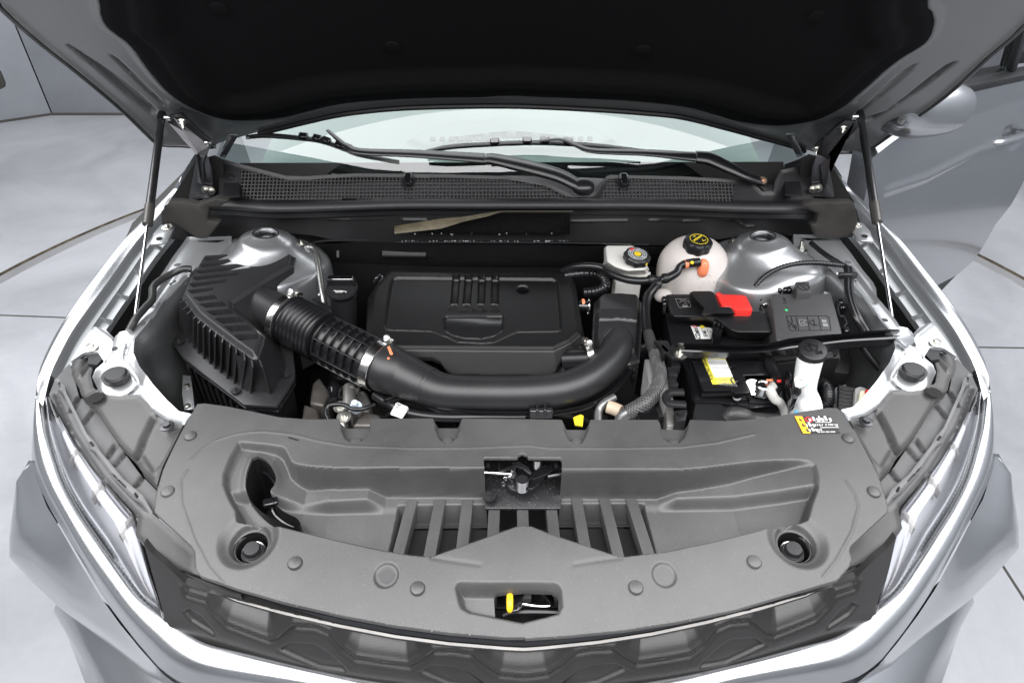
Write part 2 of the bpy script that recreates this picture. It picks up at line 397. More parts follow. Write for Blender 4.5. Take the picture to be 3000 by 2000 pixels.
M_WALL = mat('booth_wall', (.20, .21, .23), .75, bigvar=.10, varscale=3, bump=.4, bscale=120)
M_SEAM = mat('seam_steel', (.14, .12, .09), .5, metal=.5, bigvar=.5, varscale=25)
M_GAP = mat('dark_gap', (.03, .028, .025), .8)
TC, TR = (0.0, 1.36), 2.60
bm = bmesh.new()
def ringv(r, z, n=160): return [bm.verts.new((TC[0]+r*math.cos(2*math.pi*k/n), TC[1]+r*math.sin(2*math.pi*k/n), z)) for k in range(n)]
a = ringv(TR+.03, 0); b = ringv(14, 0); 
for k in range(160): bm.faces.new((a[k], b[k], b[(k+1) % 160], a[(k+1) % 160]))
finish(bm, 'floor', M_FLOOR, kind='structure', smooth=False)
bm = bmesh.new(); a = ringv(TR-.06, .0); bm.faces.new(a); finish(bm, 'turntable_floor', M_FLOOR, kind='structure', smooth=False)
bm = bmesh.new(); rr = [ringv(TR-.06, 0.0), ringv(TR-.058, .004), ringv(TR-.004, .004), ringv(TR, -.02)]
for q in range(3):
    for k in range(160): bm.faces.new((rr[q][k], rr[q+1][k], rr[q+1][(k+1) % 160], rr[q][(k+1) % 160]))
finish(bm, 'turntable_rim', mat('rim_steel', (.20, .20, .205), .4, metal=.3, bigvar=.15, varscale=4), kind='structure')
bm = bmesh.new(); rr = [ringv(TR, -.02), ringv(TR+.03, -.02), ringv(TR+.03, .0)]
for q in range(2):
    for k in range(160): bm.faces.new((rr[q][k], rr[q+1][k], rr[q+1][(k+1) % 160], rr[q][(k+1) % 160]))
finish(bm, 'turntable_gap', M_SEAM, kind='structure', smooth=False)
# thin joints between the floor sheets
def joint(p, q, w=.004, name='floor_joint'):
    a, b = PZ(p, .0), PZ(q, .0); d = (b-a)/np.linalg.norm(b-a); a = a-d*0.2; s = np.cross(d, EZ)*w
    bm = bmesh.new(); prism([a-s+EZ*.0012, b-s+EZ*.0012, b+s+EZ*.0012, a+s+EZ*.0012], depth=.003, bevel=0, bm=bm); finish(bm, name, M_GAP, kind='structure', smooth=False)
joint(ML(-40, 828), ML(420, 845)); joint(MR(880, 1013), MR(1200, 1018)); joint(FR(910, 1080), FR(1010, 1235))
# walls
ring = [(3.15, -3.4), (3.15, 3.3), (2.6, 4.5), (-3.27, 4.52), (-4.25, 4.0), (-4.7, 2.2), (-4.7, -3.4)]
for i in range(len(ring)):
    a, b = ring[i], ring[(i+1) % len(ring)]
    a3, b3 = A3(*a, 0), A3(*b, 0); d = (b3-a3)/np.linalg.norm(b3-a3); n = np.cross(EZ, d)
    w = finish(prism([a3+d*.004, b3-d*.004, b3-d*.004-n*.08, a3+d*.004-n*.08], [p+EZ*3.2 for p in (a3+d*.004, b3-d*.004, b3-d*.004-n*.08, a3+d*.004-n*.08)], bevel=.003), 'wall', M_WALL, kind='structure')
bm = bmesh.new()
for i in range(2, 6):   # dark base joint
    a3, b3 = A3(*ring[i], 0), A3(*ring[(i+1) % len(ring)], 0); d = (b3-a3)/np.linalg.norm(b3-a3); n = np.cross(EZ, d)
    prism([a3+EZ*.012, b3+EZ*.012, b3+n*.02+EZ*.004, a3+n*.02+EZ*.004], [a3, b3, b3+n*.02, a3+n*.02], bevel=0, bm=bm)
finish(bm, 'wall_base_joint', M_GAP, kind='structure', smooth=False)
wo = finish(prism([PY(L1(*q), 3.98)+A3(0, -.02, 0) for q in ((-60, 460), (5, 462), (22, 500), (40, 545), (36, 570), (0, 588), (-60, 590))], [PY(L1(*q), 3.98) for q in ((-60, 460), (5, 462), (22, 500), (40, 545), (36, 570), (0, 588), (-60, 590))], bevel=.002), 'wall_opening', M_GAP, kind='structure')
# ================================================================== CAR
CAR = thing('car', 'silver car seen from the front with its hood raised', 'car', (0, 2.4, 0))
def part(bm, name, m, parent=None, **k): return finish(bm, name, m, parent or CAR, **k)
def both(o, parent=None): c = mirror_obj(o, parent or CAR); return c
# ---- hood
PHI = math.radians(46)
HF = Fr((0, 1.17, 1.22), EX, A3(0, -math.cos(PHI), math.sin(PHI)), A3(0, -math.sin(PHI), -math.cos(PHI)))
def hbase(u, v): return -.05*(np.abs(u)/.85)**2.2*0 + .0*u
def HP(vw, *xy): return LP(HF, 0., vw, *xy)
hl = HP(L1, (1440, 938), (1410, 955), (1330, 962), (1200, 950), (1080, 945), (1020, 925), (960, 870), (800, 715), (520, 478), (250, 262), (0, 35), (-600, -560))
hr = HP(R1, (870, 1000), (960, 995), (1080, 992), (1160, 990), (1240, 962), (1400, 850), (1700, 640), (2000, 372), (2240, 158), (2800, -420))
he = HP(L1, (1700, 865), (2000, 790), (2240, 738))+HP(C1, (300, 703), (600, 688), (1000, 682), (1300, 688), (1700, 708), (2000, 730))+HP(R1, (0, 757), (300, 832), (500, 887), (700, 942), (800, 980))
top_l, top_r = (hl[-1][0]+.05, 1.16), (hr[-1][0]-.05, 1.16)
hout = [top_l]+hl[::-1]+he+hr+[top_r, (0.45, 1.22), (-.45, 1.22)]
padl = HP(L1, (300, -800), (560, -300), (640, 0), (650, 80), (700, 170), (850, 290), (960, 440), (1080, 580), (1200, 670), (1350, 740), (1500, 775), (1650, 780), (1850, 765), (2000, 730), (2240, 675))
padm = HP(C1, (300, 647), (600, 634), (900, 630), (1000, 624), (1150, 620), (1300, 628), (1600, 640), (1900, 655), (2240, 692))
padr = HP(R1, (200, 742), (350, 785), (550, 812), (700, 808), (900, 770), (1060, 690), (1180, 590), (1400, 400), (1600, 270), (1660, 150), (1650, 60), (1620, 0), (1680, -300), (1900, -800))
pad = catmull(padl+padm+padr, 170)
recL = HP(L1, (380, 250), (500, 320), (640, 410), (760, 490), (900, 600), (1010, 700), (1040, 730), (1000, 770), (940, 720), (800, 610), (640, 470), (480, 340))
recL2 = HP(L1, (690, 330), (780, 390), (900, 500), (1040, 640), (1100, 700), (1060, 690), (960, 610), (800, 450))
recR = HP(R1, (1830, 380), (1720, 430), (1600, 520), (1450, 640), (1330, 730), (1200, 770), (1180, 810), (1260, 790), (1400, 700), (1600, 570), (1780, 430))
recR2 = HP(R1, (1550, 400), (1450, 460), (1300, 590), (1200, 690), (1120, 760), (1180, 740), (1330, 620), (1480, 490))
HOOD = part(bmesh.new(), 'hood', M_PAINT) if False else None
edgeoff = [hl[k] for k in range(4, 11)]
hood = relief('hood', M_HOODI, hout, 0., [
    ('rec', recL, .016, .010), ('rec', recL2, .007, .006), ('rec', recR, .016, .010), ('rec', recR2, .007, .006),
    ('bead', np.array(pad), .007, .007),
    ('line', hl[3:11], .010, .006), ('line', hr[2:10], .010, .006),
    ('rec', HP(L1, (1000, 760), (1180, 700), (1500, 800), (1560, 850), (1380, 930), (1200, 930), (1080, 900)), .006, .012),
    ('rec', HP(R1, (1180, 760), (1000, 770), (800, 850), (760, 900), (870, 960), (1000, 960), (1120, 930)), .006, .012)],
    res=.0045, thick=.012, fr=HF, parent=CAR, angle=60)
padc = np.array(pad)
def padbase(u, v):
    d = -sdf(u, v, padc); return .004+.010*sst(d/.02)+.006*sst((d-.055)/.02)-.012*sst((d-.10)/.05)
polyc = np.vstack([padc, [[padc[-1][0], 1.10], [padc[0][0], 1.10]]])
pin = relief('insulation_pad', M_FELT, polyc, lambda u, v: .004+.008*sst(-sdf(u, v, polyc)/.018)+.010*sst((-sdf(u, v, polyc)-.045)/.02)-.016*sst((-sdf(u, v, polyc)-.085)/.05), [], res=.006, thick=.006, fr=HF, parent=hood, angle=70)
for vw, x, y in ((L1, 1436, 72), (C1, 335, 320), (C1, 1980, 345), (R1, 878, 122)):
    q = HF.w(*hit(HF, vw(x, y), .012), .0); b = bmesh.new()
    lathe(q+HF.N*.010, HF.N, [(.0155, -.004), (.0150, .0004), (.012, .0010), (.0, .0014)], 24, b); part(b, 'pad_clip', M_FELT, hood)
# rubber-edged rim of the hood
for pts in (hl, hr):
    b = tube([HF.w(u, v, .002) for u, v in pts[1:]], .0065, 8, 80); part(b, 'edge_seal', M_DSTEEL, hood)
b = tube([HF.w(u, v, .006) for u, v in catmull(he, 60)], .006, 8, 90); part(b, 'hem', M_DARK, hood)
# outer skin above the inner frame
outs = [(u*1.004, v) for u, v in hout]
sk = relief('outer_skin', M_PAINT, outs, lambda u, v: -.016-.02*sst(v/.3)*(1-(u/.95)**2), [], res=.02, thick=.004, fr=HF, parent=hood)
# ---- fenders (left traced, right mirrored)
Bx = [-.83, -.86, -.895, -.93, -.945, -.95, -.945, -.935, -.925, -.91]
rB = [PX(ML(*p), x) for p, x in zip([(1085, 0), (1000, 130), (890, 240), (700, 440), (560, 620), (440, 780), (340, 940), (270, 1080), (230, 1200), (228, 1300)], Bx)]
Cx = [-.815, -.84, -.868, -.898, -.912, -.917, -.912, -.905, -.900, -.90]
rC = [PX(ML(*p), x) for p, x in zip([(1098, 10), (1030, 120), (925, 240), (765, 430), (645, 600), (520, 770), (415, 920), (345, 1050), (290, 1170), (246, 1350)], Cx)]
rear = A3(.02, .35, .05)
def addrear(r, k): return [r[0]+A3(*k)]+list(r)
rB = addrear(rB, (-.03, .5, .03)); rC = addrear(rC, (.0, .5, .05))
rA = [p+A3(-.012, 0, -.10) for p in rB]; rA0 = [p+A3(.02, 0, -.42) for p in rB]
rMid = [(.5*b+.5*c)+A3(-.006, 0, .010) for b, c in zip(rB, rC)]
bm = lofted([rA0, rA, rB, rMid, rC], 60, cross=26)
fen = part(bm, 'fender', M_PAINT, angle=60); both(fen)
rC2 = rC[1:-1]
def offs(dx, dz): return [p+A3(dx, 0, dz) for p in rC2]
bm = lofted([rC2, offs(.003, -.006), offs(.004, -.022), offs(.013, -.024), offs(.014, -.020), offs(.018, -.020), offs(.020, -.034), offs(.037, -.036), offs(.038, -.05)], 60)
gut = part(bm, 'fender_gutter', mat('gutter_shaded_silver', (.30, .31, .32), .35, metal=.5), angle=30); both(gut)  # fender silver, darkened in the colour because it faces away from light
gc = catmull(offs(.029, -.034), 60)
for k in range(14, 58, 6):
    p = gc[k]; b = prism([p+A3(.008, -.008, -.001), p+A3(.008, .008, -.001), p+A3(-.011, 0, .014)], [p+A3(.010, -.008, -.004), p+A3(.010, .008, -.004), p+A3(-.011, 0, -.003)], bevel=0)
    t = part(b, 'gusset', M_PAINTI); both(t)
b = lofted([offs(.037, -.052), offs(.024, -.10), offs(.022, -.25), offs(.06, -.42)], 40)
both(part(b, 'fender_void_shade', mat('liner', (.012, .012, .011), .7, bigvar=.3)))  # black sheet added so the gap behind the fender reads as deep shade
# black liners in the gaps between fender and inner rail
lin = [PZ(ML(*p), .70) for p in ((1120, -60), (760, 300), (420, 1060), (900, 1060), (1120, 500))]
b = bmesh.new(); b.faces.new([b.verts.new(Vector(p)) for p in lin])
wl = part(b, 'wheel_liner', mat('liner', (.012, .012, .011), .7, bigvar=.3)); both(wl)
b = lathe(PZ(ML(700, 822), .74), (0, -.3, 1), [(.013, -.04), (.013, 0), (.009, .003), (0, .003)], 16); y = part(b, 'plug', M_YEL, label='yellow plug'); both(y)
# ---- bumper fascia
rI = [PX(FL(180, 405), -.905), PZ(FL(190, 520), .836), PZ(FL(225, 650), .827), PZ(FL(265, 755), .822), PZ(FL(330, 870), .820), PZ(FL(420, 1000), .82), PZ(FL(500, 1112), .82), PZ(FL(580, 1215), .82), PZ(FL(690, 1300), .82),
      PZ(FCL(250, 1345), .82), PZ(FCL(500, 1412), .82), PZ(FCL(900, 1505), .815), PZ(FCL(1300, 1575), .812)]
ymid = PZ(F(1200, 1600), .81); rI.append(A3(0, ymid[1]-.002, .81))
rO = [PX(FL(160, 395), -.925), PZ(FL(139, 500), .818), PZ(FL(133, 630), .802), PZ(FL(160, 730), .795), PZ(FL(215, 850), .790), PZ(FL(330, 1040), .785), PZ(FL(430, 1205), .783), PZ(FL(520, 1330), .780), PZ(FL(610, 1440), .778),
      PZ(FL(700, 1530), .775), PZ(FL(860, 1600), .775), PZ(FCL(900, 1700), .772), PZ(FCL(1300, 1790), .772), A3(0, 0, .765)]
rO[-1][1] = rO[-2][1]-.01
mid = [(.5*a+.5*b) + A3(-.004 if k < 6 else -.002, -.005 if k > 4 else 0, .013) for k, (a, b) in enumerate(zip(rI, rO))]
def pair(rows, nm, m, n=70, cross=None, ang=50, lab=None, smooth=True):
    o = part(lofted(rows, n, cross=cross, smooth=smooth), nm, m, angle=ang)
    if lab: o['label'] = lab
    return o, both(o)
pair([[p+A3(.004, .004, -.02) for p in rI], rI, mid, rO], 'bumper_band', M_PAINT, cross=20, ang=70)
rS = [PZ(FL(133, 640), .798), PX(FL(90, 780), -.93), PX(FL(48, 960), -.93), PX(FL(42, 1045), -.93), PZ(FL(150, 1155), .61), PZ(FL(270, 1262), .585), PZ(FL(400, 1350), .565), PZ(FL(540, 1445), .555), PZ(FL(660, 1530), .55), PZ(FL(800, 1620), .55)]
rU = [PZ(FL(134, 640), .799), PZ(FL(150, 710), .793), PZ(FL(195, 830), .787), PZ(FL(250, 920), .784), PZ(FL(330, 1060), .781), PZ(FL(420, 1210), .778), PZ(FL(500, 1320), .775), PZ(FL(590, 1430), .772), PZ(FL(680, 1530), .770), PZ(FL(800, 1620), .768)]
m1 = [.5*a+.5*b+A3(-.016 if 0 < k < 9 else 0, -.006 if k > 3 else 0, .014 if k else 0) for k, (a, b) in enumerate(zip(rU, rS))]
pair([rU, m1, rS, [p+A3(.03, .05, -.06) for p in rS]], 'bumper_corner', M_PAINT, n=110, cross=24, ang=50, smooth=False)
rT = [p+A3(.035, .03, -.03) for p in rS[4:]]; rT2 = [PZ(FL(*p), .42) for p in ((250, 1300), (300, 1420), (345, 1540), (385, 1640), (420, 1720), (500, 1800))]
pair([rT, [.5*a+.5*b+A3(-.01, -.02, 0) for a, b in zip(rT, rT2)], rT2], 'lower_lip', M_PAINT, 40, 12)
# ---- firewall and structure
b = lofted([[A3(-.80, 1.09, .55), A3(0, 1.13, .55), A3(.80, 1.09, .55)], [A3(-.80, 1.09, .93), A3(0, 1.12, .93), A3(.80, 1.09, .93)]], 12)
part(b, 'firewall', M_DARK)
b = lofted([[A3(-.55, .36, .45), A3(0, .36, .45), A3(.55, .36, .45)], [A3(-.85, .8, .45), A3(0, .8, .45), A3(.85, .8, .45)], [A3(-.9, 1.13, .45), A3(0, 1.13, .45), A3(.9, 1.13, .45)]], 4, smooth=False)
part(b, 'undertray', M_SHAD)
# ---- glass
def glass_mat(name, tint, f0=.06, rough=.01, power=1.):
    m = bpy.data.materials.new(name); m.use_nodes = True; nt = m.node_tree; nt.nodes.remove(nt.nodes['Principled BSDF']); out = nt.nodes['Material Output']
    t = nt.nodes.new('ShaderNodeBsdfTransparent'); t.inputs[0].default_value = (*tint, 1); g = nt.nodes.new('ShaderNodeBsdfGlossy'); g.inputs['Roughness'].default_value = rough; g.inputs[0].default_value = (1, 1, 1, 1)
    fr = nt.nodes.new('ShaderNodeFresnel'); fr.inputs[0].default_value = 1.5
    ma = nt.nodes.new('ShaderNodeMath'); ma.operation = 'MULTIPLY_ADD'; ma.inputs[1].default_value = power; ma.inputs[2].default_value = f0; ma.use_clamp = True
    mx = nt.nodes.new('ShaderNodeMixShader'); nt.links.new(fr.outputs[0], ma.inputs[0]); nt.links.new(ma.outputs[0], mx.inputs[0])
    nt.links.new(t.outputs[0], mx.inputs[1]); nt.links.new(g.outputs[0], mx.inputs[2]); nt.links.new(mx.outputs[0], out.inputs[0]); return m
M_WIND = glass_mat('windshield_glass', (.62, .70, .68), .03, .015, 1.0)
M_LENS = glass_mat('lamp_lens', (.88, .89, .91), .02, .04, .8)
M_SIDEG = glass_mat('door_glass', (.70, .80, .74), .25, .01, 1.0)
GF = Fr((0, 1.165, 1.045), EX, A3(0, .87, .493), A3(0, -.493, .87))
gb = lambda u, v: -.06*u*u/.5
wout = [(-.80, -.10), (.80, -.10), (.66, .75), (-.66, .75)]
gl = relief('windshield', M_WIND, wout, gb, res=.03, thick=0, fr=GF, parent=CAR)
dash = relief('dashboard', mat('dash_grey', (.22, .245, .24), .6, bigvar=.1, varscale=3), [(-.72, .0), (.72, .0), (.62, .62), (-.62, .62)], lambda u, v: -.10-.06*u*u/.5-.12*v, [
    ('rec', [(-.30, .20), (-.2, .27), (0, .29), (.2, .27), (.30, .20), (.2, .14), (-.2, .14)], -.02, .02), ('rec', [(-.2, .16), (.2, .16), (.16, .2), (0, .22), (-.16, .2)], .02, .01),
    ('rec', [(-.5, .05), (.5, .05), (.5, .10), (-.5, .10)], .01, .02)], res=.008, thick=0, fr=GF, parent=CAR)
b = bmesh.new()
for k in range(18):
    p = GF.w(-.21+.0245*k, .175, -.085); 
    if not 7 < k < 10: box(p, EX, GF.V, GF.N, .014, .012, .004, 0, b)
part(b, 'vent_slats', M_DSTEEL, CAR, kind='stuff')
# black ceramic border and A pillars
bt = relief('windshield_border', mat('border_grey', (.09, .09, .095), .5), [(-.78, -.08), (.78, -.08), (.77, -.02), (.6, -.018), (0, -.006), (-.6, -.018), (-.77, -.02)], lambda u, v: .002-.06*u*u/.5, res=.012, thick=0, fr=GF, parent=CAR)
pl = prism([PZ(L1(*q), z) for q, z in (((1437, 1020), 1.05), ((1475, 1030), 1.05), ((1560, 880), 1.13), ((1500, 880), 1.13))], depth=.006, bevel=.002)
o = part(pl, 'pillar_trim', M_PAINT); both(o)
# ---- cowl
CF = Fr((0, 1.080, 1.015), EX, A3(0, .80, .60), A3(0, -.60, .80))
def CP(vw, *xy): return LP(CF, 0., vw, *xy)
ctop = CP(L1, (1570, 1078), (1700, 1112), (1880, 1158), (2000, 1162), (2240, 1146))+CP(C1, (100, 1142), (700, 1148), (1100, 1162), (1350, 1203), (1450, 1252), (1520, 1290), (1570, 1299), (1620, 1293), (1660, 1262), (1700, 1200), (1740, 1160), (1770, 1152), (2240, 1162))+CP(R1, (340, 1182), (440, 1186))
cbl = CP(L1, (1440, 1040),); cbr = CP(R1, (840, 1055), (790, 1090), (640, 1120), (600, 1200), (590, 1262), (560, 1262))
cbot = CP(R1, (860, 1330), (640, 1338), (340, 1338))+CP(C1, (2240, 1316), (1500, 1314), (0, 1308))+CP(L1, (2240, 1322), (1580, 1324), (1440, 1300))
cout = cbl+ctop+CP(R1, (520, 1262), (590, 1262), (600, 1200), (640, 1120), (790, 1090), (840, 1055))+cbot
mesh1 = CP(L1, (1578, 1120), (1700, 1142), (1880, 1180), (2000, 1182), (2240, 1166))+CP(C1, (390, 1164), (400, 1230), (440, 1248), (475, 1225), (486, 1168), (1090, 1176), (1340, 1222), (1450, 1278), (1500, 1306), (0, 1300))+CP(L1, (2240, 1314), (1700, 1314), (1582, 1295))
mesh2 = CP(C1, (1690, 1304), (1720, 1250), (1752, 1178), (1800, 1172), (1815, 1235), (1850, 1250), (1885, 1235), (1895, 1172), (2240, 1180))+CP(R1, (342, 1200), (322, 1334))+CP(C1, (2240, 1308))
COWL = relief('cowl_panel', M_BLK, cout, 0., [('bead', cout, .003, .004)], holes=[mesh1, mesh2], res=.004, thick=.012, fr=CF, parent=CAR)
def lattice(poly, name):
    P = np.array(poly); b = bmesh.new(); u = P[:, 0].min()+.003
    def runs(a0, a1, fn):
        t = np.arange(a0, a1, .0015); k = np.array([fn(x) for x in t]); out = []; s = None
        for x, y in zip(t, k):
            if y and s is None: s = x
            if not y and s is not None: out.append((s, x)); s = None
        if s is not None: out.append((s, a1))
        return out
    def ins(x, y): return sdf(np.array([x]), np.array([y]), poly)[0] < .001
    while u < P[:, 0].max():
        for s, e in runs(P[:, 1].min()-.002, P[:, 1].max()+.002, lambda v: ins(u, v)): box(CF.w(u, (s+e)/2, -.004), CF.U, CF.V, CF.N, .0027, e-s+.003, .006, 0, b)
        u += .0086
    v = P[:, 1].min()+.004
    while v < P[:, 1].max():
        for s, e in runs(P[:, 0].min()-.002, P[:, 0].max()+.002, lambda x: ins(x, v)): box(CF.w((s+e)/2, v, -.0035), CF.U, CF.V, CF.N, e-s+.003, .0027, .006, 0, b)
        v += .0094
    return part(b, name, mat('mesh_plastic', (.035, .035, .036), .45), COWL, kind='stuff', smooth=False)
lattice(mesh1, 'air_intake_mesh'); lattice(mesh2, 'air_intake_mesh')
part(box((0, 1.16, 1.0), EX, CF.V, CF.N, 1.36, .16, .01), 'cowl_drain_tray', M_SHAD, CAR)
for x, y in ((441, 1185), (1850, 1190)):
    c = CF.w(*CP(C1, (x, y))[0], .008); o = part(box(c, CF.U, CF.V, CF.N, .020, .034, .012, .004), 'clip', M_GLOSS, COWL)
o = part(lathe(CF.w(*CP(L1, (1510, 1165))[0], 0), CF.N, [(.009, 0), (.009, .003), (.007, .005), (0, .0055)], 18), 'push_clip', M_RUBS, COWL)
# rubber lip below the cowl, and the dark plenum panel under it
l0 = [PZ(L1(1330, 1318), 1.02)]+[PZ(L1(x, y), 1.02) for x, y in ((1500, 1322), (1800, 1340), (2240, 1330))]+[PZ(C1(x, 1318), 1.02) for x in (400, 900, 1400, 1900)]+[PZ(R1(x, y), 1.02) for x, y in ((0, 1325), (400, 1340), (780, 1345), (900, 1345))]
b = lofted([[p+A3(0, .012, .0) for p in l0], [p+A3(0, 0, .003) for p in l0], [p+A3(0, -.012, -.004) for p in l0], [p+A3(0, -.014, -.014) for p in l0], [p+A3(0, -.004, -.02) for p in l0], [p+A3(0, -.002, -.035) for p in l0]], 90, cross=16)
part(b, 'cowl_seal', M_RUB)
pf = Fr((0, 1.075, 0), EX, EZ, -EY)
pb = lambda u, v: -.02*(u/.7)**2+(.99-v)*.12
def PP(vw, *xy): return LP(pf, pb, vw, *xy)
pan = [(-.72, 1.0)]+PP(L1, (1080, 1350), (1060, 1420), (1080, 1568))+PP(AB, (430, 262), (560, 255), (700, 200), (900, 195), (1120, 215))+PP(EC, (0, 262), (600, 268), (1600, 270))+PP(BT, (400, 285), (720, 285), (1000, 240), (1180, 215), (1400, 200), (1560, 240), (1780, 240))+PP(R1, (1180, 1530), (1140, 1370))+[(.72, 1.0)]
feats = []
for vw, x0, x1, y in ((L1, 1850, 1990, 1420), (L1, 2150, 2240, 1436), (C1, 0, 268, 1436), (C1, 400, 560, 1443), (C1, 1500, 1880, 1448), (C1, 2015, 2240, 1446), (R1, 0, 125, 1450)):
    feats.append(('line', PP(vw, (x0, y), (x1, y)), .0012, .004))
feats += [('line', PP(BT, (1015, 103), (1090, 105), (1160, 150), (1235, 148)), .0012, .004)]
relief('plenum_panel', M_DARK, pan, pb, feats, res=.0035, thick=.006, fr=pf, parent=CAR)
for vw, x, y in [(L1, x, 1388) for x in (1533, 1760, 1938, 2118)]+[(C1, x, 1376) for x in (55, 241, 432, 625, 835, 1640, 1840, 2037)]+[(R1, x, 1400) for x in (187, 371, 584, 727)]:
    u, v = PP(vw, (x, y))[0]; part(lathe(pf.w(u, v, float(pb(u, v))), (0, -1, 0), [(.0022, 0), (.0022, .003), (0, .004)], 8), 'rivet', M_WPRINT)
# lower firewall seam strip
sm = [PZ(AB(x, y), .915) for x, y in ((1080, 280), (1200, 255), (1400, 250), (1750, 250))]+[PZ(EC(x, y), .915) for x, y in ((400, 262), (900, 264), (1600, 268), (2171, 280))]
part(tube(sm, .0035, 8, 80), 'seam_bead', M_GLOSS)
# peeled insulation foil and glue
fl = [(375, 150), (700, 98), (860, 85), (1040, 55), (1130, 42), (1640, 42)]; fb = [(405, 205), (640, 170), (860, 120), (1000, 80), (1130, 50), (1640, 50)]
yb = lambda k: 1.03-.03*(k == 0)
bm = lofted([[PY(EC(x, y), 1.035) for x, y in fl], [PY(EC(x, (y+z)/2+4), 1.02) for (x, y), (_, z) in zip(fl, fb)], [PY(EC(x, z), 1.015) for (x, _), (_, z) in zip(fl, fb)]], 50, smooth=False)
part(bm, 'peeled_foil', mat('peeled_tape', (.075, .062, .036), .55, bump=1., bscale=120, bigvar=.35, varscale=30, metal=.2), label='peeled strip of brown backing')
b = bmesh.new(); random.seed(3)
for k in range(75):
    x = random.uniform(425, 1610); y = 256+random.gauss(0, 1.5) if k % 6 else 205+random.gauss(0, 3)
    lathe(PY(EC(x, y), 1.02), (0, -1, .3), [(random.uniform(.0004, .0014), -.001), (random.uniform(.0005, .002), .001), (0, .0018)], 6, b)
part(b, 'glue_beads', mat('glue', (.22, .22, .22), .25), kind='stuff')
part(prism([PY(EC(*q), 1.043) for q in ((425, 195), (1615, 205), (1615, 60), (1130, 60), (640, 130))], [PY(EC(*q), 1.05) for q in ((425, 195), (1615, 205), (1615, 60), (1130, 60), (640, 130))], bevel=0), 'bitumen_sheet', mat('bitumen', (.004, .004, .004), .22, bump=.8, bscale=60))
# engine-bay rear dark insulation under the plenum
bm = lofted([[PZ(q, .915) for q in (AB(1080, 290), AB(1500, 262), EC(600, 275), EC(1400, 280), BT(100, 290), BT(700, 290), BT(1000, 260))], [PZ(q, .80) + A3(0, -.02, 0) for q in (AB(1080, 420), AB(1500, 420), EC(600, 420), EC(1400, 420), BT(100, 420), BT(700, 420), BT(1000, 420))], [PZ(q, .62) for q in (AB(1080, 600), AB(1500, 600), EC(600, 600), EC(1400, 600), BT(100, 600), BT(700, 600), BT(1000, 600))]], 60, cross=20)
part(bm, 'dash_insulation', mat('insul', (.012, .012, .0125), .6, bump=.6, bscale=30, bigvar=.3, varscale=12))
for q in ((610, 300, 960, 345),):
    a, c = PZ(AB(1620, 318), .875), PZ(AB(1809+120, 322), .875); part(prism([a+A3(0, -.01, .012), c+A3(0, -.01, .012), c+A3(0, -.02, -.005), a+A3(0, -.02, -.005)], depth=.006, bevel=.002), 'stiffener', M_DARK)
# ---- ends of the cowl: crumpled foam blocks
for nm, vw, pts in (('foam_block', L1, ((1050, 1400), (1110, 1325), (1240, 1330), (1300, 1345), (1420, 1300), (1500, 1318), (1440, 1360), (1370, 1365), (1360, 1450), (1440, 1465), (1360, 1568), (1290, 1568), (1150, 1470), (1070, 1470))), ('foam_block', R1, ((1130, 1340), (1100, 1325), (1000, 1330), (860, 1325), (790, 1352), (850, 1392), (885, 1400), (880, 1470), (840, 1480), (880, 1568), (1000, 1568), (1120, 1560), (1150, 1450)))):
    bm = prism([PY(vw(*p), 1.00) for p in pts], [PY(vw(*p), 1.0)+A3(0, .022, .0) for p in pts], bevel=.004)
    bmesh.ops.triangulate(bm, faces=bm.faces); bmesh.ops.subdivide_edges(bm, edges=bm.edges, cuts=2, use_grid_fill=True)
    for v in bm.verts:
        n = math.sin(v.co.x*90+v.co.z*60)*math.sin(v.co.z*110+1.3)*math.cos(v.co.x*45); v.co.y += .003*n
    part(bm, nm, mat('foam', (.020, .018, .016), .8, bump=.6, bscale=90, bigvar=.35, varscale=14), angle=60)
# ---- hinges
def hinge(vw, up, lo, nuts):
    P = [HF.w(*hit(HF, vw(x, y), .02), .02) for x, y in up[0]]+[PY(vw(x, y), 1.09) for x, y in lo]+[HF.w(*hit(HF, vw(x, y), .02), .02) for x, y in up[1]]
    h = part(prism(P, [p+A3(0, .012, .0) for p in P], bevel=.0015), 'hinge', M_DSTEEL)
    for x, y in nuts[:2]: q = HF.w(*hit(HF, vw(x, y), .03), .026); part(bmesh_bolt(q, (0, -.5, -.8), .007, .016), 'nut', M_ZINC, h)
    return h
def bmesh_bolt(c, ax, r, h):
    b = bmesh.new(); lathe(c, ax, [(0, 0), (r*1.7, 0), (r*1.7, h*.2), (0, h*.22)], 18, b); lathe(c, ax, [(r, h*.2), (r, h*.6), (0, h*.6)], 6, b); lathe(c, ax, [(r*.6, h*.6), (r*.6, h*1.2), (0, h*1.25)], 12, b); return b
hinge(L1, (((1105, 760), (1190, 748), (1240, 800), (1310, 870), (1385, 930), (1375, 965)), ((1280, 985), (1225, 890), (1130, 830), (1095, 800))),
      ((1350, 1010), (1330, 1080), (1345, 1200), (1322, 1215), (1292, 1190), (1288, 1020)), ((1197, 800), (1350, 945)))
hinge(R1, (((1155, 800), (1070, 790), (1010, 830), (940, 900), (870, 965), (885, 1000)), ((970, 1010), (1020, 920), (1130, 870), (1160, 830))),
      ((905, 1100), (915, 1180), (930, 1240), (948, 1230), (955, 1180), (968, 1030)), ((1052, 845), (880, 980)))
o = part(prism([PY(L1(*q), 1.10) for q in ((1290, 1050), (1360, 1020), (1390, 1100), (1400, 1250), (1410, 1300), (1250, 1310), (1240, 1290))], [PY(L1(*q), 1.12) for q in ((1290, 1050), (1360, 1020), (1390, 1100), (1400, 1250), (1410, 1300), (1250, 1310), (1240, 1290))], bevel=.002), 'hinge_bracket', M_DSTEEL); both(o)
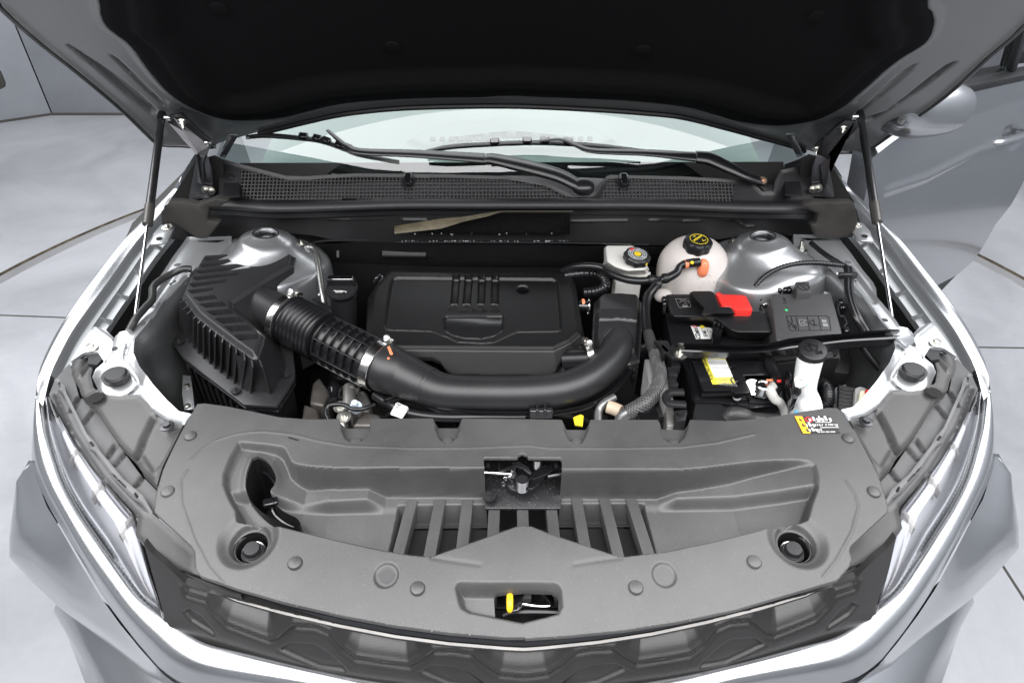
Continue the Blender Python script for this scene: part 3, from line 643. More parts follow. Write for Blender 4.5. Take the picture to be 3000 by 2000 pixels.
for q in ((1350, 1245), (1385, 1250)): both(part(bmesh_bolt(PY(L1(*q), 1.092), (0, -1, .2), .006, .008), 'nut', M_ZINC))
# black sheets painting in the shade of the voids beside the hinges
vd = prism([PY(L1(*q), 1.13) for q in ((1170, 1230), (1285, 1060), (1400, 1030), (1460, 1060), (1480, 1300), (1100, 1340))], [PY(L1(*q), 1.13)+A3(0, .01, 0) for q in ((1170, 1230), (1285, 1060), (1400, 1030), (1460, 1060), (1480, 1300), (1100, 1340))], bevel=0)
o = part(vd, 'side_void_shade', M_SHAD); both(o)
Q1 = view(410, 234, .33668)
cep = prism([PZ(Q1(x, y), 1.045) for x, y in ((640, 660), (700, 690), (860, 745), (868, 1010), (712, 1012), (732, 885), (690, 830), (655, 740))], depth=.004, bevel=.001)
o = part(cep, 'cowl_end_panel', M_BLK); both(o)
both(part(lathe(PZ(Q1(795, 848), 1.046), (0, -.5, 1), [(.009, 0), (.009, .003), (.007, .005), (0, .0055)], 18), 'push_clip', M_RUBS))
# ---- gas struts
def strut():
    lo = PZ(ML(774, 862), .925); tp = HF.w(*hit(HF, L1(1060, 780), .02), .018)
    g = thing('gas_strut', 'black gas strut holding up the hood on the side without the open door', 'gas strut', lo, 'hood gas struts')
    d = (tp-lo)/np.linalg.norm(tp-lo); L = np.linalg.norm(tp-lo); c = lo+d*L*.44
    finish(tube([c, c+d*.02, tp-d*.05, tp-d*.045, tp], [.0098, .0094, .0088, .0078, .0078], 20, None, smooth=False), 'cylinder', M_DSTEEL, g)
    finish(lathe(c, -d, [(.0098, -.05), (.0108, -.05), (.0108, 0), (0, .001)], 20), 'collar', mat('strut_sleeve', (.09, .085, .08), .4, metal=.6), g)
    finish(tube([lo, c], .0038, 12, None, smooth=False), 'rod', M_STEEL, g)
    finish(tube([tp-d*.008, tp+d*.014], [.0105, .009], 16, None, smooth=False), 'end_socket', M_RUBS, g)
    finish(lathe(tp, (1, 0, 0), [(.0, -.0), (.007, .0), (.007, .022), (0, .023)], 16), 'ball_stud', M_STEEL, g)
    return g
gs = strut(); mirror_tree(gs, 'black gas strut holding the hood up in front of the open door')
# ---- fender brackets and inner rails
def rb(u, v): return .945-.05*sst((.72-v)/.30)
def RP(vw, *xy): return LP(WF, rb, vw, *xy)
rail_out = [(1075, 390), (1000, 490), (935, 590), (880, 660), (862, 700), (862, 745), (795, 830), (735, 920), (690, 930), (660, 960), (645, 1040), (590, 1110), (550, 1145), (532, 1190), (560, 1250), (600, 1285), (700, 1300), (790, 1290), (850, 1370), (940, 1430), (1060, 1464)]
rail_in = [(1100, 1400), (1030, 1385), (960, 1320), (880, 1230), (800, 1120), (768, 1050), (775, 970), (850, 880), (940, 745), (1060, 620), (1130, 560), (1330, 540), (1330, 380)]
ro = RP(ML, *(rail_out+rail_in))
def hole(x, y, r): return circ(RP(ML, (x, y))[0], r, 16, r*.9)
rail = relief('inner_rail', M_PAINTI, ro, rb, [
    ('disc', RP(ML, (680, 1200))[0], .050, .008, .02), ('rec', RP(ML, (1030, 585), (960, 690), (880, 790), (850, 770), (930, 650), (1000, 560)), .005, .006),
    ('line', RP(ML, (735, 990), (718, 1060), (730, 1110), (770, 1160), (820, 1240)), .0025, -.003), ('rec', RP(ML, (860, 840), (940, 730), (1060, 600), (1120, 580), (1060, 680), (940, 780), (870, 880)), .012, .012),
    ('bead', ro, .002, .004)], holes=[hole(990, 637, .008), hole(820, 877, .0065), hole(660, 1022, .006), hole(747, 1260, .0065), hole(1020, 540, .008)], res=.003, thick=.02, parent=CAR, angle=60)
both(rail)
ri = [np.array([*RP(ML, q)[0], 0.]) for q in rail_in[:-2]]
for p in ri: p[2] = rb(p[0], p[1])-.004
bm = lofted([ri, [p+A3(.010, .0, -.03) for p in ri], [p+A3(.004, .01, -.10) for p in ri], [p+A3(.012, .02, -.22) for p in ri], [p+A3(.012, .03, -.40) for p in ri]], 60, cross=18)
both(part(bm, 'inner_apron', mat('apron_shaded_silver', (.26, .265, .27), .32, metal=.8, bigvar=.15, varscale=5), angle=70))  # body silver with the weaker light down here put into its colour
ro3 = [A3(u, v, rb(u, v)-.022) for u, v in RP(ML, *rail_out[:12])]
both(part(lofted([ro3, [p+A3(.01, .01, -.08) for p in ro3], [p+A3(.0, .01, -.40) for p in ro3]], 40), 'rail_void_shade', MATS['liner']))  # black sheet added under the rail edge to darken the gap
tab = relief('fender_bracket', M_PAINTI, LP(WF, .930, ML, (535, 893), (600, 907), (655, 960), (638, 1050), (600, 1098), (560, 1040), (480, 1045), (405, 1095), (455, 1010)), .930, [('line', LP(WF, .93, ML, (545, 905), (640, 975)), .004, .004)], res=.003, thick=.006, parent=CAR); both(tab)
tab2 = part(prism(pz(ML, .975, (925, 308), (1006, 318), (965, 398), (930, 415), (862, 420), (880, 360)), depth=.006, bevel=.0015), 'rear_fender_bracket', M_PAINTI); both(tab2)
both(part(lathe(PZ(ML(913, 388), .977), EZ, [(.007, 0), (.0065, .0005), (0, .0005)], 16), 'slot_hole', M_SHAD))
for x, y, z in ((523, 1015, .932), (960, 325, .977)): both(bolt(PZ(ML(x, y), z), (0, -.1, 1), .0075, .006, M_ZINC, CAR))
b = lathe(PZ(ML(678, 1215), .897), (0, -.12, 1), [(.028, 0), (.026, .004), (.022, .008), (.021, .022), (.0, .022)], 28); o = part(b, 'rubber_stop_base', M_RUB); both(o)
b = lathe(PZ(ML(678, 1190), .915), (0, -.12, 1), [(.021, 0), (.0205, .010), (.017, .014), (0, .015)], 28); o = part(b, 'rubber_stop', M_RUB); both(o)
# ---- headlamp closeout panels
cb = lambda u, v: .912-.02*sst((.50-v)/.25)
def KP(*xy): return LP(WF, cb, FL, *xy)
kout = KP((300, 250), (312, 215), (338, 190), (430, 186), (432, 205), (393, 245), (381, 290), (392, 340), (430, 366), (500, 376), (580, 372), (615, 400), (660, 460), (700, 482), (768, 493), (720, 590), (680, 670), (658, 745), (590, 680), (572, 640), (500, 570), (440, 485), (388, 402), (342, 372), (330, 330), (302, 290))
kpan = relief('lamp_closeout', M_COVER, kout, cb, [('line', KP((644, 455), (600, 545), (566, 640)), .004, -.010), ('rec', KP((580, 610), (600, 640), (640, 700), (690, 640), (760, 500), (700, 520), (650, 460), (640, 470), (590, 570)), .003, .006),
    ('disc', KP((400, 375))[0], .019, -.004, .006), ('rec', KP((340, 300), (395, 225), (430, 190), (400, 190), (360, 240), (320, 290)), -.006, .006), ('bead', kout, .0025, .0035), ('line', KP((388, 402), (430, 366)), .003, .003)], res=.0025, thick=.02, parent=CAR)
both(kpan)
both(part(lathe(PZ(FL(400, 376), .919), (0, 0, 1), [(.0145, 0), (.0135, .0008), (0, .0008)], 20), 'plug_hole', M_SHAD, CAR))
for x, y in ((355, 200), (698, 497)): both(bolt(PZ(FL(x, y), .920), (0, 0, 1), .007, .008, M_DSTEEL, CAR))
o = relief('guide_bracket', M_BLK, LP(WF, .925, FL, (368, 210), (376, 190), (432, 188), (428, 215), (405, 240), (368, 236)), .925, res=.002, thick=.008, parent=CAR); both(o)
# lamp housing ledge between the closeout and the lens
hb = lambda u, v: .885-.055*sst((.56-v)/.40)
def JP(*xy): return LP(WF, hb, FL, *xy)
hout2 = JP((205, 365), (230, 300), (290, 235), (300, 262), (330, 372), (400, 420), (500, 580), (580, 690), (660, 770), (645, 870), (585, 855), (580, 905), (500, 810), (420, 710), (330, 590), (262, 470), (225, 400))
steps = []
for a, c in (((330, 372), (300, 430)), ((390, 430), (350, 480)), ((485, 570), (452, 620)), ((520, 610), (480, 655)), ((600, 700), (570, 740))): steps.append(('line', JP(a, c), .0035, -.008))
ledge = relief('lamp_ledge', mat('ledge_plastic', (.055, .055, .056), .45, bigvar=.2, varscale=20), hout2, hb, steps+[('rec', JP((215, 360), (300, 560), (420, 720), (580, 890), (590, 860), (430, 690), (310, 510), (240, 350)), .012, .008)], res=.003, thick=.02, parent=CAR); both(ledge)
st_ = [(228, 305), (246, 300), (272, 332), (280, 362), (365, 530), (400, 568), (420, 602), (520, 722), (600, 790), (640, 860), (626, 872), (590, 822), (556, 802), (478, 722), (398, 606), (372, 592), (352, 545), (300, 432), (262, 357), (240, 347)]
sb = lambda u, v: hb(u, v)+.014
so = LP(WF, sb, FL, *st_)
strip = relief('lamp_strap', mat('strap_plastic', (.085, .085, .086), .42, bigvar=.15, varscale=20), so, sb, [('bead', so, .002, .003)], holes=[LP(WF, sb, FL, *q) for q in (((242, 312), (252, 314), (256, 335), (248, 335)), ((372, 562), (384, 560), (398, 580), (385, 584)), ((558, 775), (568, 772), (582, 795), (570, 798)), ((470, 690), (530, 750), (526, 757), (466, 697)))], res=.002, thick=.006, parent=CAR); both(strip)
# ---- headlamps
def headlamp():
    org = PZ(FL(400, 800), .75)
    h = thing('headlight', 'clear headlight at the left of the photo, bedded in the silver bumper', 'headlight', org, 'headlights')
    r0 = [p+A3(.002, .002, -.003) for p in rI[:9]]
    r1 = [PZ(FL(x, y), z) for x, y, z in ((222, 385, .868), (268, 480, .862), (325, 580, .858), (400, 685, .852), (480, 782, .846), (560, 872, .842), (582, 940, .838), (630, 1120, .830), (690, 1300, .821))]
    R0, R1_ = resample(catmull(r0, 120), 60), resample(np.array(r1), 60)
    def row(t, dz, a=0, b=60): return [R0[i]*(1-t)+R1_[i]*t+A3(0, 0, dz) for i in range(a, b)]
    finish(lofted([row(0, 0), row(.25, .010), row(.5, .014), row(.75, .010), row(1, 0)], 60, smooth=False, cross=14), 'lens', M_LENS, h)
    finish(lofted([row(0, -.004), row(.15, -.03), row(.5, -.042), row(.85, -.03), row(1, -.003)], 60, smooth=False, cross=16), 'reflector_bowl', mat('reflector', (.50, .50, .52), .5), h)
    finish(lofted([row(.10, -.010, 4, 58), row(.20, -.004, 4, 58), row(.26, -.012, 4, 58)], 54, smooth=False, cross=8), 'light_guide', mat('guide', (.60, .61, .63), .45), h)
    b = bmesh.new()
    for i in range(12, 56):
        p = R0[i]*.93+R1_[i]*.07; q = R0[i]*.89+R1_[i]*.11; prism([p+A3(0, -.001, -.003), p+A3(0, .001, -.003), q+A3(0, .001, -.002), q+A3(0, -.001, -.002)], depth=.006, bevel=0, bm=b)
    finish(b, 'light_guide_ribs', mat('rib_grey', (.30, .30, .31), .4), h, kind='stuff')
    finish(lofted([row(.60, -.020, 8, 56), row(.66, -.014, 8, 56), row(.84, -.012, 8, 56), row(.90, -.020, 8, 56)], 48, smooth=False, cross=12), 'inner_bezel', mat('bezel', (.50, .50, .52), .5), h)
    finish(lofted([row(.015, .0015, 3, 44), row(.05, .003, 3, 44), row(.085, .0035, 3, 44)], 41, smooth=False), 'dark_edge_strip', M_GLOSS, h)
    for i in (16, 27, 38): 
        a = [R0[i]*(1-t)+R1_[i]*t for t in (.45, .95)]; d = A3(-.004, .012, 0)
        finish(prism([a[0]+A3(0, 0, -.012), a[0]+d*1.5+A3(0, 0, -.012), a[1]+d+A3(0, 0, .002), a[1]+A3(0, 0, .002)], depth=.02, bevel=.002), 'divider', mat('bezel2', (.40, .38, .37), .3, metal=.3), h)
    finish(tube(row(1.0, .003), .0028, 8, 80), 'lens_edge', M_GLOSS, h)
    return h
hd = headlamp(); mirror_tree(hd, 'clear headlight at the right of the photo, below the washer filler side')
# ---- grille below the cover
NF = Fr((0, 0, 0), EX, EZ, -EY)
nb = lambda u, v: -(.082+.33*u*u)+.36*(.93-v)
def NP(vw, *xy): return LP(NF, nb, vw, *xy)
def mir(P): P = list(P); return P+[(-u, v) for u, v in P[::-1]]
def uc(pts): return [(min(u, 0.), v) for u, v in pts]
ntop = NP(FL, (600, 985), (640, 1035), (690, 1075))+NP(FCL, (170, 1030), (300, 1080), (500, 1128), (900, 1225), (1300, 1312), (1700, 1362), (2004, 1384))
nbot = NP(FL, (690, 1302))+NP(FCL, (100, 1290), (250, 1352), (500, 1424), (900, 1520), (1300, 1600), (1700, 1660), (2004, 1690))
nbot = nbot[::-1]
outl = mir(uc(ntop)); bl = uc(nbot)[::-1]
gout = uc(ntop)+[(-u, v) for u, v in uc(ntop)[::-1]]+[(-u, v) for u, v in bl]+bl[::-1]
wave = [(160, 1040), (175, 1080), (280, 1112), (330, 1182), (395, 1246), (510, 1290), (620, 1330), (665, 1322), (755, 1250), (870, 1257), (950, 1292), (1020, 1375), (1090, 1428), (1380, 1470), (1450, 1434), (1510, 1388), (1620, 1388), (1720, 1405), (1800, 1470), (1870, 1516), (2004, 1530)]
cav = mir(uc(NP(FCL, *wave))); topc = uc(NP(FCL, (2004, 1388), (1700, 1366), (1300, 1316), (900, 1229), (500, 1132), (300, 1084)))
cavp = uc(NP(FCL, *wave)); cavp = cavp+[(-u, v) for u, v in cavp[::-1]]+[(-u, v) for u, v in topc[::-1]]+topc
wl2 = uc(NP(FCL, *wave)); wl2 = wl2+[(-u, v) for u, v in wl2[::-1]]
def scoop(U, V_):
    out = np.zeros(U.shape); i_ = sdf(U, V_, cavp) < 0; out[i_] = -.050*sst((ldist(U[i_], V_[i_], wl2)-.002)/.050)-.002; return out
gf = [('fn', scoop), ('line', [(u, v+.0015) for u, v in wl2], .0032, .0030), ('line', [(u, v-.0055) for u, v in wl2], .0036, -.0045)]
for q in ([(655, 1392), (740, 1346), (870, 1352), (935, 1392), (1025, 1470), (1060, 1520), (900, 1500)], [(1415, 1512), (1510, 1470), (1620, 1476), (1700, 1500), (1795, 1570), (1820, 1620), (1600, 1590)], [(190, 1162), (262, 1205), (345, 1306), (330, 1320), (200, 1240), (150, 1180)]):
    a = NP(FCL, *q); gf += [('rec', a, .005, .006), ('rec', [(-u, v) for u, v in a], .005, .006)]
GR = relief('grille', mat('grille_plastic', (.022, .021, .0205), .27, metal=.1, bump=.25, bscale=900, bigvar=.25, varscale=8), gout, nb, gf, res=.0017, thick=.01, fr=NF, parent=CAR)
E_ = [(110, 938), (170, 962), (250, 987), (450, 1060), (700, 1130), (1000, 1200), (1300, 1257), (1600, 1297), (1900, 1322), (2004, 1327)]
def erow(d, z):
    P = [PZ(FCL(x, y+d*min(1, .5+x/700)), z) for x, y in E_]; P[-1][0] = 0.; return P+[A3(-p[0], p[1], p[2]) for p in P[::-1][1:]]
part(lofted([erow(0, .912), erow(8, .908), erow(20, .906), erow(24, .899), erow(42, .894), erow(44, .885)], 160, smooth=False), 'grille_lip', M_GLOSS, angle=25)
part(lofted([erow(44, .888), erow(50, .8915), erow(66, .890), erow(74, .883), erow(76, .872)], 160, smooth=False), 'grille_bar', mat('grille_satin', (.16, .155, .15), .30, metal=.7, bigvar=.3, varscale=9), GR, angle=25)
sh = [(575, 905), (585, 850), (642, 866), (818, 1020), (822, 1098), (1000, 1168), (1010, 1212), (850, 1152), (720, 1085), (620, 1010), (568, 952)]
o = relief('grille_shelf', M_COVER, LP(WF, .904, FL, *sh), .904, [('bead', LP(WF, .904, FL, *sh), .002, .003)], res=.003, thick=.012, parent=CAR); both(o)
# ---- front door standing open
DA = math.radians(32)
DF = Fr((.93, 1.32, 0), A3(math.cos(DA), math.sin(DA), 0), EZ, A3(math.sin(DA), -math.cos(DA), 0))
db = lambda u, v: .055*np.sin(np.clip((v-.30)/.75, 0, 1)*math.pi*.85)
def DP(vw, *xy): return LP(DF, 0., vw, *xy)
dout = DP(MR, (600, 600), (675, 698), (760, 615), (855, 512), (880, 460), (940, 280), (1020, 160), (1095, 0))+DP(R1, (2240, 950), (2400, 700), (2600, 380), (2240, 482), (1800, 572))
dout = [(0.0, .40)]+dout+[(0.0, 1.03)]
dl = DP(MR, (300, 330), (520, 310), (620, 330), (665, 350), (600, 375), (520, 410))
hp = DP(R1, (2010, 860), (2040, 810), (2090, 788), (2130, 820), (2190, 840), (2200, 880), (2110, 930), (2060, 962), (2010, 940))
door = relief('door', M_PAINT, dout, db, [('rec', hp, .010, .014), ('line', DP(R1, (1250, 1210), (1500, 1130), (1850, 960), (2200, 860)), .012, .006)], res=.006, thick=.06, fr=DF, parent=CAR)
door['label'] = 'silver front door standing open'
def dpr(vw, pts, n0, n1, nm, m, bev=.003): 
    P = [DF.w(u, v, n0) for u, v in DP(vw, *pts)]; return part(prism(P, [p-DF.N*(n0-n1) for p in P], bevel=bev), nm, m, door)
dpr(R1, [(1780, 562), (1800, 548), (2240, 462), (2600, 390), (2600, 420), (2240, 500), (1840, 588)], .030, -.03, 'window_seal', M_BLK)
dpr(R1, [(1300, 700), (2165, 472), (2240, 215), (2400, -60), (1900, -200), (1300, 0)], -.02, -.024, 'window', M_SIDEG, 0)
dpr(R1, [(2160, 474), (2190, 468), (2270, 225), (2300, 100), (2270, 100), (2238, 212)], .0, -.02, 'window_frame', M_BLK)
dpr(R1, [(2190, 462), (2260, 440), (2420, 420), (2420, 100), (2300, 100), (2270, 240)], -.03, -.04, 'rear_window_trim', M_GLOSS)
hc = [DF.w(u, v, n) for (u, v), n in zip(DP(R1, (1955, 915), (1990, 895), (2090, 860), (2190, 825), (2240, 806), (2300, 790)), (.03, .048, .056, .056, .050, .035))]
part(tube(hc, [.010, .016, .017, .016, .014, .010], 16, 30, flat=.6), 'handle', M_PAINT, door)
dpr(MR, [(598, 602), (860, 505), (850, 520), (676, 700)], .008, -.01, 'sill_trim', M_DARK)
dpr(R1, [(1310, 1375), (1345, 1370), (1345, 1390), (1330, 1410), (1305, 1400)], .03, .0, 'latch_striker', M_STEEL, .001)
# mirror
mc = A3(.985, 1.30, 1.165)
def superel(c, ax, r, e=2.6, n=28, mfn=None):
    bm = bmesh.new(); rows = []
    f = lambda w, e: math.copysign(abs(w)**(2/e), w)
    for i in range(n+1):
        ph = -math.pi/2+math.pi*i/n; row = []
        for j in range(n*2):
            th = math.pi*j/n; p = [r[0]*f(math.cos(ph), e)*f(math.cos(th), e), r[1]*f(math.cos(ph), e)*f(math.sin(th), e), r[2]*f(math.sin(ph), e)]
            row.append(bm.verts.new(Vector(c+ax[0]*p[0]+ax[1]*p[1]+ax[2]*p[2])))
        rows.append(row)
    for i in range(n):
        for j in range(n*2): bm.faces.new((rows[i][j], rows[i][(j+1) % (2*n)], rows[i+1][(j+1) % (2*n)], rows[i+1][j]))
    bmesh.ops.remove_doubles(bm, verts=bm.verts, dist=1e-5); return bm
mc = PX(R1(1600, 706), 1.03)
mirr = part(superel(mc, (A3(.96, .25, 0), A3(-.25, .96, 0), EZ), (.118, .07, .062), 2.7), 'mirror', M_PAINT, CAR, angle=70)
part(superel(mc+A3(0, .012, -.020), (A3(.96, .25, 0), A3(-.25, .96, 0), EZ), (.119, .07, .050), 2.7), 'mirror_base', mat('mirror_lower', (.16, .165, .17), .3, metal=.6), mirr, angle=70)
# ---- wipers
WN = GF.N
def WPt(vw, x, y, n): return GF.w(*hit(GF, vw(x, y), n), n)
def wiper(lab, arm1, arm2, blade, nut, vw_end):
    rt_ = arm2[-1]; g = thing('wiper', lab, 'wiper', WPt(*rt_[:3], .01), 'windshield wipers')
    finish(tube([WPt(*p[:3], p[3]) for p in arm2], [p[4]*1.3 for p in arm2], 14, 50, flat=.55), 'arm', M_RUBS, g)
    finish(tube([WPt(*p[:3], p[3]) for p in arm1], [p[4]*1.25 for p in arm1], 12, 50, flat=.45), 'arm_tip', M_RUBS, g)
    P = [WPt(*p[:3], p[3]) for p in blade]
    finish(tube(P, [.004]+[.0075]*(len(P)-2)+[.004], 6, 60, flat=.45), 'blade', M_BLK, g)
    Q = [WPt(p[0], p[1], p[2]+14, p[3]-.012) for p in blade]
    finish(tube(Q, .003, 6, 60), 'rubber_edge', M_RUBS, g)
    a = catmull(P, 30)
    for i in (11, 14, 16, 19): finish(box(a[i]+WN*.006, (a[i+1]-a[i])/np.linalg.norm(a[i+1]-a[i]), np.cross(WN, (a[i+1]-a[i])/np.linalg.norm(a[i+1]-a[i])), WN, .022, .016, .012, .002), 'bracket', M_GLOSS, g)
    return g
w1 = wiper('black wiper whose arm ends at the middle of the cowl', [(L1, 2150, 855, .045, .004), (L1, 2240, 935, .05, .006), (C1, 40, 960, .05, .008), (C1, 130, 995, .05, .010), (C1, 500, 1010, .05, .012), (C1, 940, 1040, .05, .015)],
    [(C1, 950, 1045, .05, .015), (C1, 1000, 1045, .052, .016), (C1, 1200, 1090, .052, .019), (C1, 1420, 1150, .05, .019), (C1, 1540, 1210, .045, .017), (C1, 1590, 1245, .03, .016)],
    [(L1, 1615, 893, .025, 0), (L1, 1750, 885, .03, 0), (L1, 1950, 900, .035, 0), (L1, 2100, 920, .035, 0), (L1, 2240, 965, .035, 0), (C1, 120, 1010, .03, 0), (C1, 380, 1058, .02, 0)], None, None)
pz_ = WPt(C1, 1588, 1225, .045); finish(superel(pz_, (EX, GF.V, WN), (.026, .022, .016), 2.3, 14), 'pivot_cap', M_RUBS, w1, angle=70)
w2 = wiper('black wiper whose arm ends at the right end of the cowl', [(C1, 1300, 925, .045, .004), (C1, 1440, 915, .05, .005), (C1, 1540, 955, .05, .007), (C1, 1660, 990, .05, .010), (C1, 2000, 1003, .05, .012), (R1, 80, 1030, .05, .017)],
    [(R1, 85, 1030, .05, .018), (R1, 180, 1045, .05, .019), (R1, 300, 1100, .05, .017), (R1, 400, 1150, .045, .013), (R1, 480, 1180, .035, .012), (R1, 525, 1192, .03, .011)],
    [(C1, 555, 990, .02, 0), (C1, 700, 962, .03, 0), (C1, 920, 945, .035, 0), (C1, 1250, 932, .035, 0), (C1, 1500, 940, .035, 0), (C1, 1700, 955, .03, 0), (C1, 1990, 985, .02, 0)], None, None)
finish(bmesh_bolt(WPt(R1, 525, 1185, .038), WN, .006, .007), 'nut', mat('copperish', (.65, .45, .33), .35, metal=.9), w2)
finish(prism([WPt(R1, *q, .02) for q in ((440, 1170), (560, 1180), (560, 1210), (600, 1200), (600, 1262), (550, 1262), (520, 1225))], depth=.03, bevel=.003), 'pivot_housing', M_BLK, w2)
# ---- strut towers
def tower(lab, hole_px, zc, sgn):
    c = PZ(hole_px, zc); t = thing('strut_tower', lab, 'strut tower', c, 'strut towers'); ax = A3(sgn*.10, .10, 1); ax /= np.linalg.norm(ax)
    prof = [(.024, -.03), (.024, -.002), (.0265, .0015), (.031, .002), (.036, -.001), (.046, -.006), (.058, -.012), (.070, -.026), (.085, -.040), (.104, -.050), (.124, -.060), (.134, -.072), (.138, -.10), (.141, -.13), (.142, -.17), (.14, -.3)]
    P = catmull([[r, h, 0] for r, h in prof], 60)
    wob = lambda th, h: 1+(.05*math.sin(3*th+1)+.035*math.sin(5*th+sgn))*min(1, max(0, (-h-.004)*22))
    finish(lathe(c, ax, [(p[0], p[1]) for p in P], 64, wob=wob), 'tower_dome', mat('tower_paint', (.42, .43, .44), .30, metal=.8, coat=.3, bigvar=.06, varscale=12), t, angle=60)
    finish(lathe(c, ax, [(.021, -.016), (.021, -.005), (.0235, -.003), (.0265, .0035), (.029, .0025)], 32), 'top_ring', M_DSTEEL, t)
    finish(lathe(c, ax, [(0, -.010), (.013, -.010), (.015, -.014), (.024, -.016)], 24), 'strut_nut', M_PAINTI, t)
    return t, c, ax
tL, cL, axL = tower('silver strut tower dome behind the air filter box', AB(793, 206), .985, 1)
tR, cR, axR = tower('silver strut tower dome right of the coolant tank', BT(1290, 226), .985, -1)
M_BOLTW = M_ZINC
for q, r, h, nm in (((1080, 270), .007, .010, 'bolt'), ((1135, 245), .006, .010, 'bolt'), ((1350, 372), .009, .012, 'bolt'), ((1437, 358), .007, .014, 'bolt'), ((1560, 335), .008, .024, 'bolt')): finish(bmesh_bolt(PZ(BT(*q), .945), axR, r, h), nm, M_BOLTW, tR)
for q in ((990, 250), (1045, 275), (620, 255)): finish(bmesh_bolt(PZ(AB(*q), .95), axL, .006, .008), 'bolt', M_BOLTW, tL)
b = bmesh.new(); lathe(PZ(AB(858, 300), .945), axL, [(.014, 0), (.014, .014), (.0125, .016), (.0125, .026), (.008, .028), (.008, .034), (.005, .034)], 22, b); finish(b, 'valve_cap', M_GLOSS, tL)
# silver tape around the right tower base
tp = [PZ(BT(x, y), z) for x, y, z in ((1000, 345, .925), (1080, 410, .915), (1250, 470, .905), (1450, 500, .90), (1620, 515, .90), (1700, 470, .90), (1760, 430, .905))]
bm = lofted([[p+A3(0, .012, .010) for p in tp], [p+A3(0, -.004, .004) for p in tp], [p+A3(0, -.018, -.012) for p in tp]], 50, cross=8); finish(bm, 'seam_tape', M_TAPE, tR)
bm = lofted([[PZ(BT(x, y), z) for x, y, z in ((1690, 440, .91), (1740, 450, .912), (1800, 470, .91))], [PZ(BT(x, y), z) for x, y, z in ((1665, 520, .90), (1720, 540, .903), (1780, 550, .90))], [PZ(BT(x, y), z) for x, y, z in ((1650, 640, .88), (1710, 650, .883), (1770, 660, .88))]], 12, cross=12); finish(bm, 'tape_flap', M_TAPE, tR)
# body shelf behind the rails joining the tower to the fender side
for vw, pts in ((AB, ((240, 228), (330, 240), (460, 290), (430, 345), (330, 360), (230, 560), (100, 560), (40, 545), (120, 410))),):
    o = relief('body_shelf', M_PAINTI, LP(WF, .935, vw, *pts), .935, [('bead', LP(WF, .935, vw, *pts), .002, .004)], res=.004, thick=.02, parent=CAR); both(o)
both(part(lathe(PZ(AB(175, 425), .937), EZ, [(.008, 0), (.008, .0006), (0, .0006)], 18), 'shelf_hole', M_SHAD))
both(part(prism(pz(AB, .945, (292, 262), (310, 235), (330, 215), (410, 230), (520, 235), (500, 255), (450, 270)), depth=.008, bevel=.002), 'corner_plate', M_DARK))
# ================================================================== RADIATOR COVER
cvb = lambda u, v: .985-.050*(np.clip(.38-v, 0, 1)/.33)**2-.028*np.abs(u/.6)**3
def VP(vw, *xy): return LP(WF, cvb, vw, *xy)
o_l = VP(FCL, (275, 58), (400, 75), (560, 108), (680, 133), (840, 145), (1002, 142), (1008, 160), (1172, 160), (1182, 141), (1510, 139), (1518, 158), (1658, 158), (1668, 140), (2029, 143))
o_r = VP(FCR, (360, 146), (372, 166), (508, 168), (518, 146), (880, 147), (892, 165), (1045, 168), (1055, 146), (1250, 153), (1450, 140), (1650, 105), (1800, 82), (1850, 84), (1885, 110), (1930, 190))
o_rr = VP(FR, (290, 510), (340, 605), (385, 690), (402, 740), (430, 830), (430, 852), (276, 995), (268, 1018), (279, 1050), (268, 1082))
o_f = VP(FCR, (1850, 1012), (1600, 1085), (1300, 1172), (1000, 1235), (700, 1282), (400, 1312), (150, 1328))+VP(FCL, (2029, 1320), (1900, 1322), (1600, 1297), (1300, 1257), (1000, 1200), (700, 1130), (450, 1058), (255, 990), (228, 955), (222, 860), (200, 825), (15, 655), (3, 640), (15, 540), (50, 420), (110, 290), (165, 185), (235, 62))
cov_out = o_l+o_r+o_rr+o_f
COV = thing('radiator_cover', 'grey moulded plastic cover with round clips spanning the full width above the grille', 'cover', (0, .2, .9))
rimL = VP(FCL, (2000, 405), (1000, 403), (850, 394), (770, 380), (745, 368), (728, 330), (712, 300), (690, 286), (600, 272), (458, 260), (410, 340), (373, 432), (370, 495), (405, 580), (440, 640), (442, 690), (545, 690), (800, 752), (1000, 800), (1230, 850), (1395, 878), (1500, 886), (1800, 780), (1960, 722), (2000, 716))
rimR = VP(FCR, (160, 405), (360, 410), (1000, 411), (1120, 402), (1250, 386), (1400, 368), (1500, 361), (1640, 358), (1700, 363), (1738, 385), (1755, 450), (1750, 520), (1720, 600), (1697, 685), (1600, 692), (1400, 752), (1150, 812), (920, 860), (680, 888), (300, 762), (200, 722), (140, 716))
trough = rimL[::-1]+rimR
XS = [VP(FCL, (372, 600))[0][0], VP(FCL, (560, 600))[0][0], VP(FCL, (760, 560))[0][0], VP(FCL, (900, 560))[0][0], VP(FCL, (1120, 560))[0][0], VP(FCL, (1210, 590))[0][0], VP(FCR, (930, 580))[0][0], VP(FCR, (1030, 560))[0][0], VP(FCR, (1340, 540))[0][0], VP(FCR, (1560, 500))[0][0], VP(FCR, (1740, 450))[0][0]]
YS = [.012, .016, .050, .042, .040, .060, .060, .044, .038, .022, .004]
YF = [.022, .040, .056, .060, .060, .062, .062, .060, .056, .040, .022]
yr = VP(FCL, (1500, 405))[0][1]
def tdepth(u, v):
    a = np.interp(u, XS, YS); f = np.interp(u, XS, YF); t = sst((yr-.020-v)/.014)
    return a*(1-t)+f*t
shelfL = VP(FCL, (455, 258), (560, 325), (640, 375), (700, 425), (745, 470), (820, 520), (900, 550), (1110, 552), (1180, 605), (1300, 880), (545, 690), (440, 690))
slot_poly = [VP(FCL, (1278, 600))[0], VP(FCR, (860, 600))[0]]
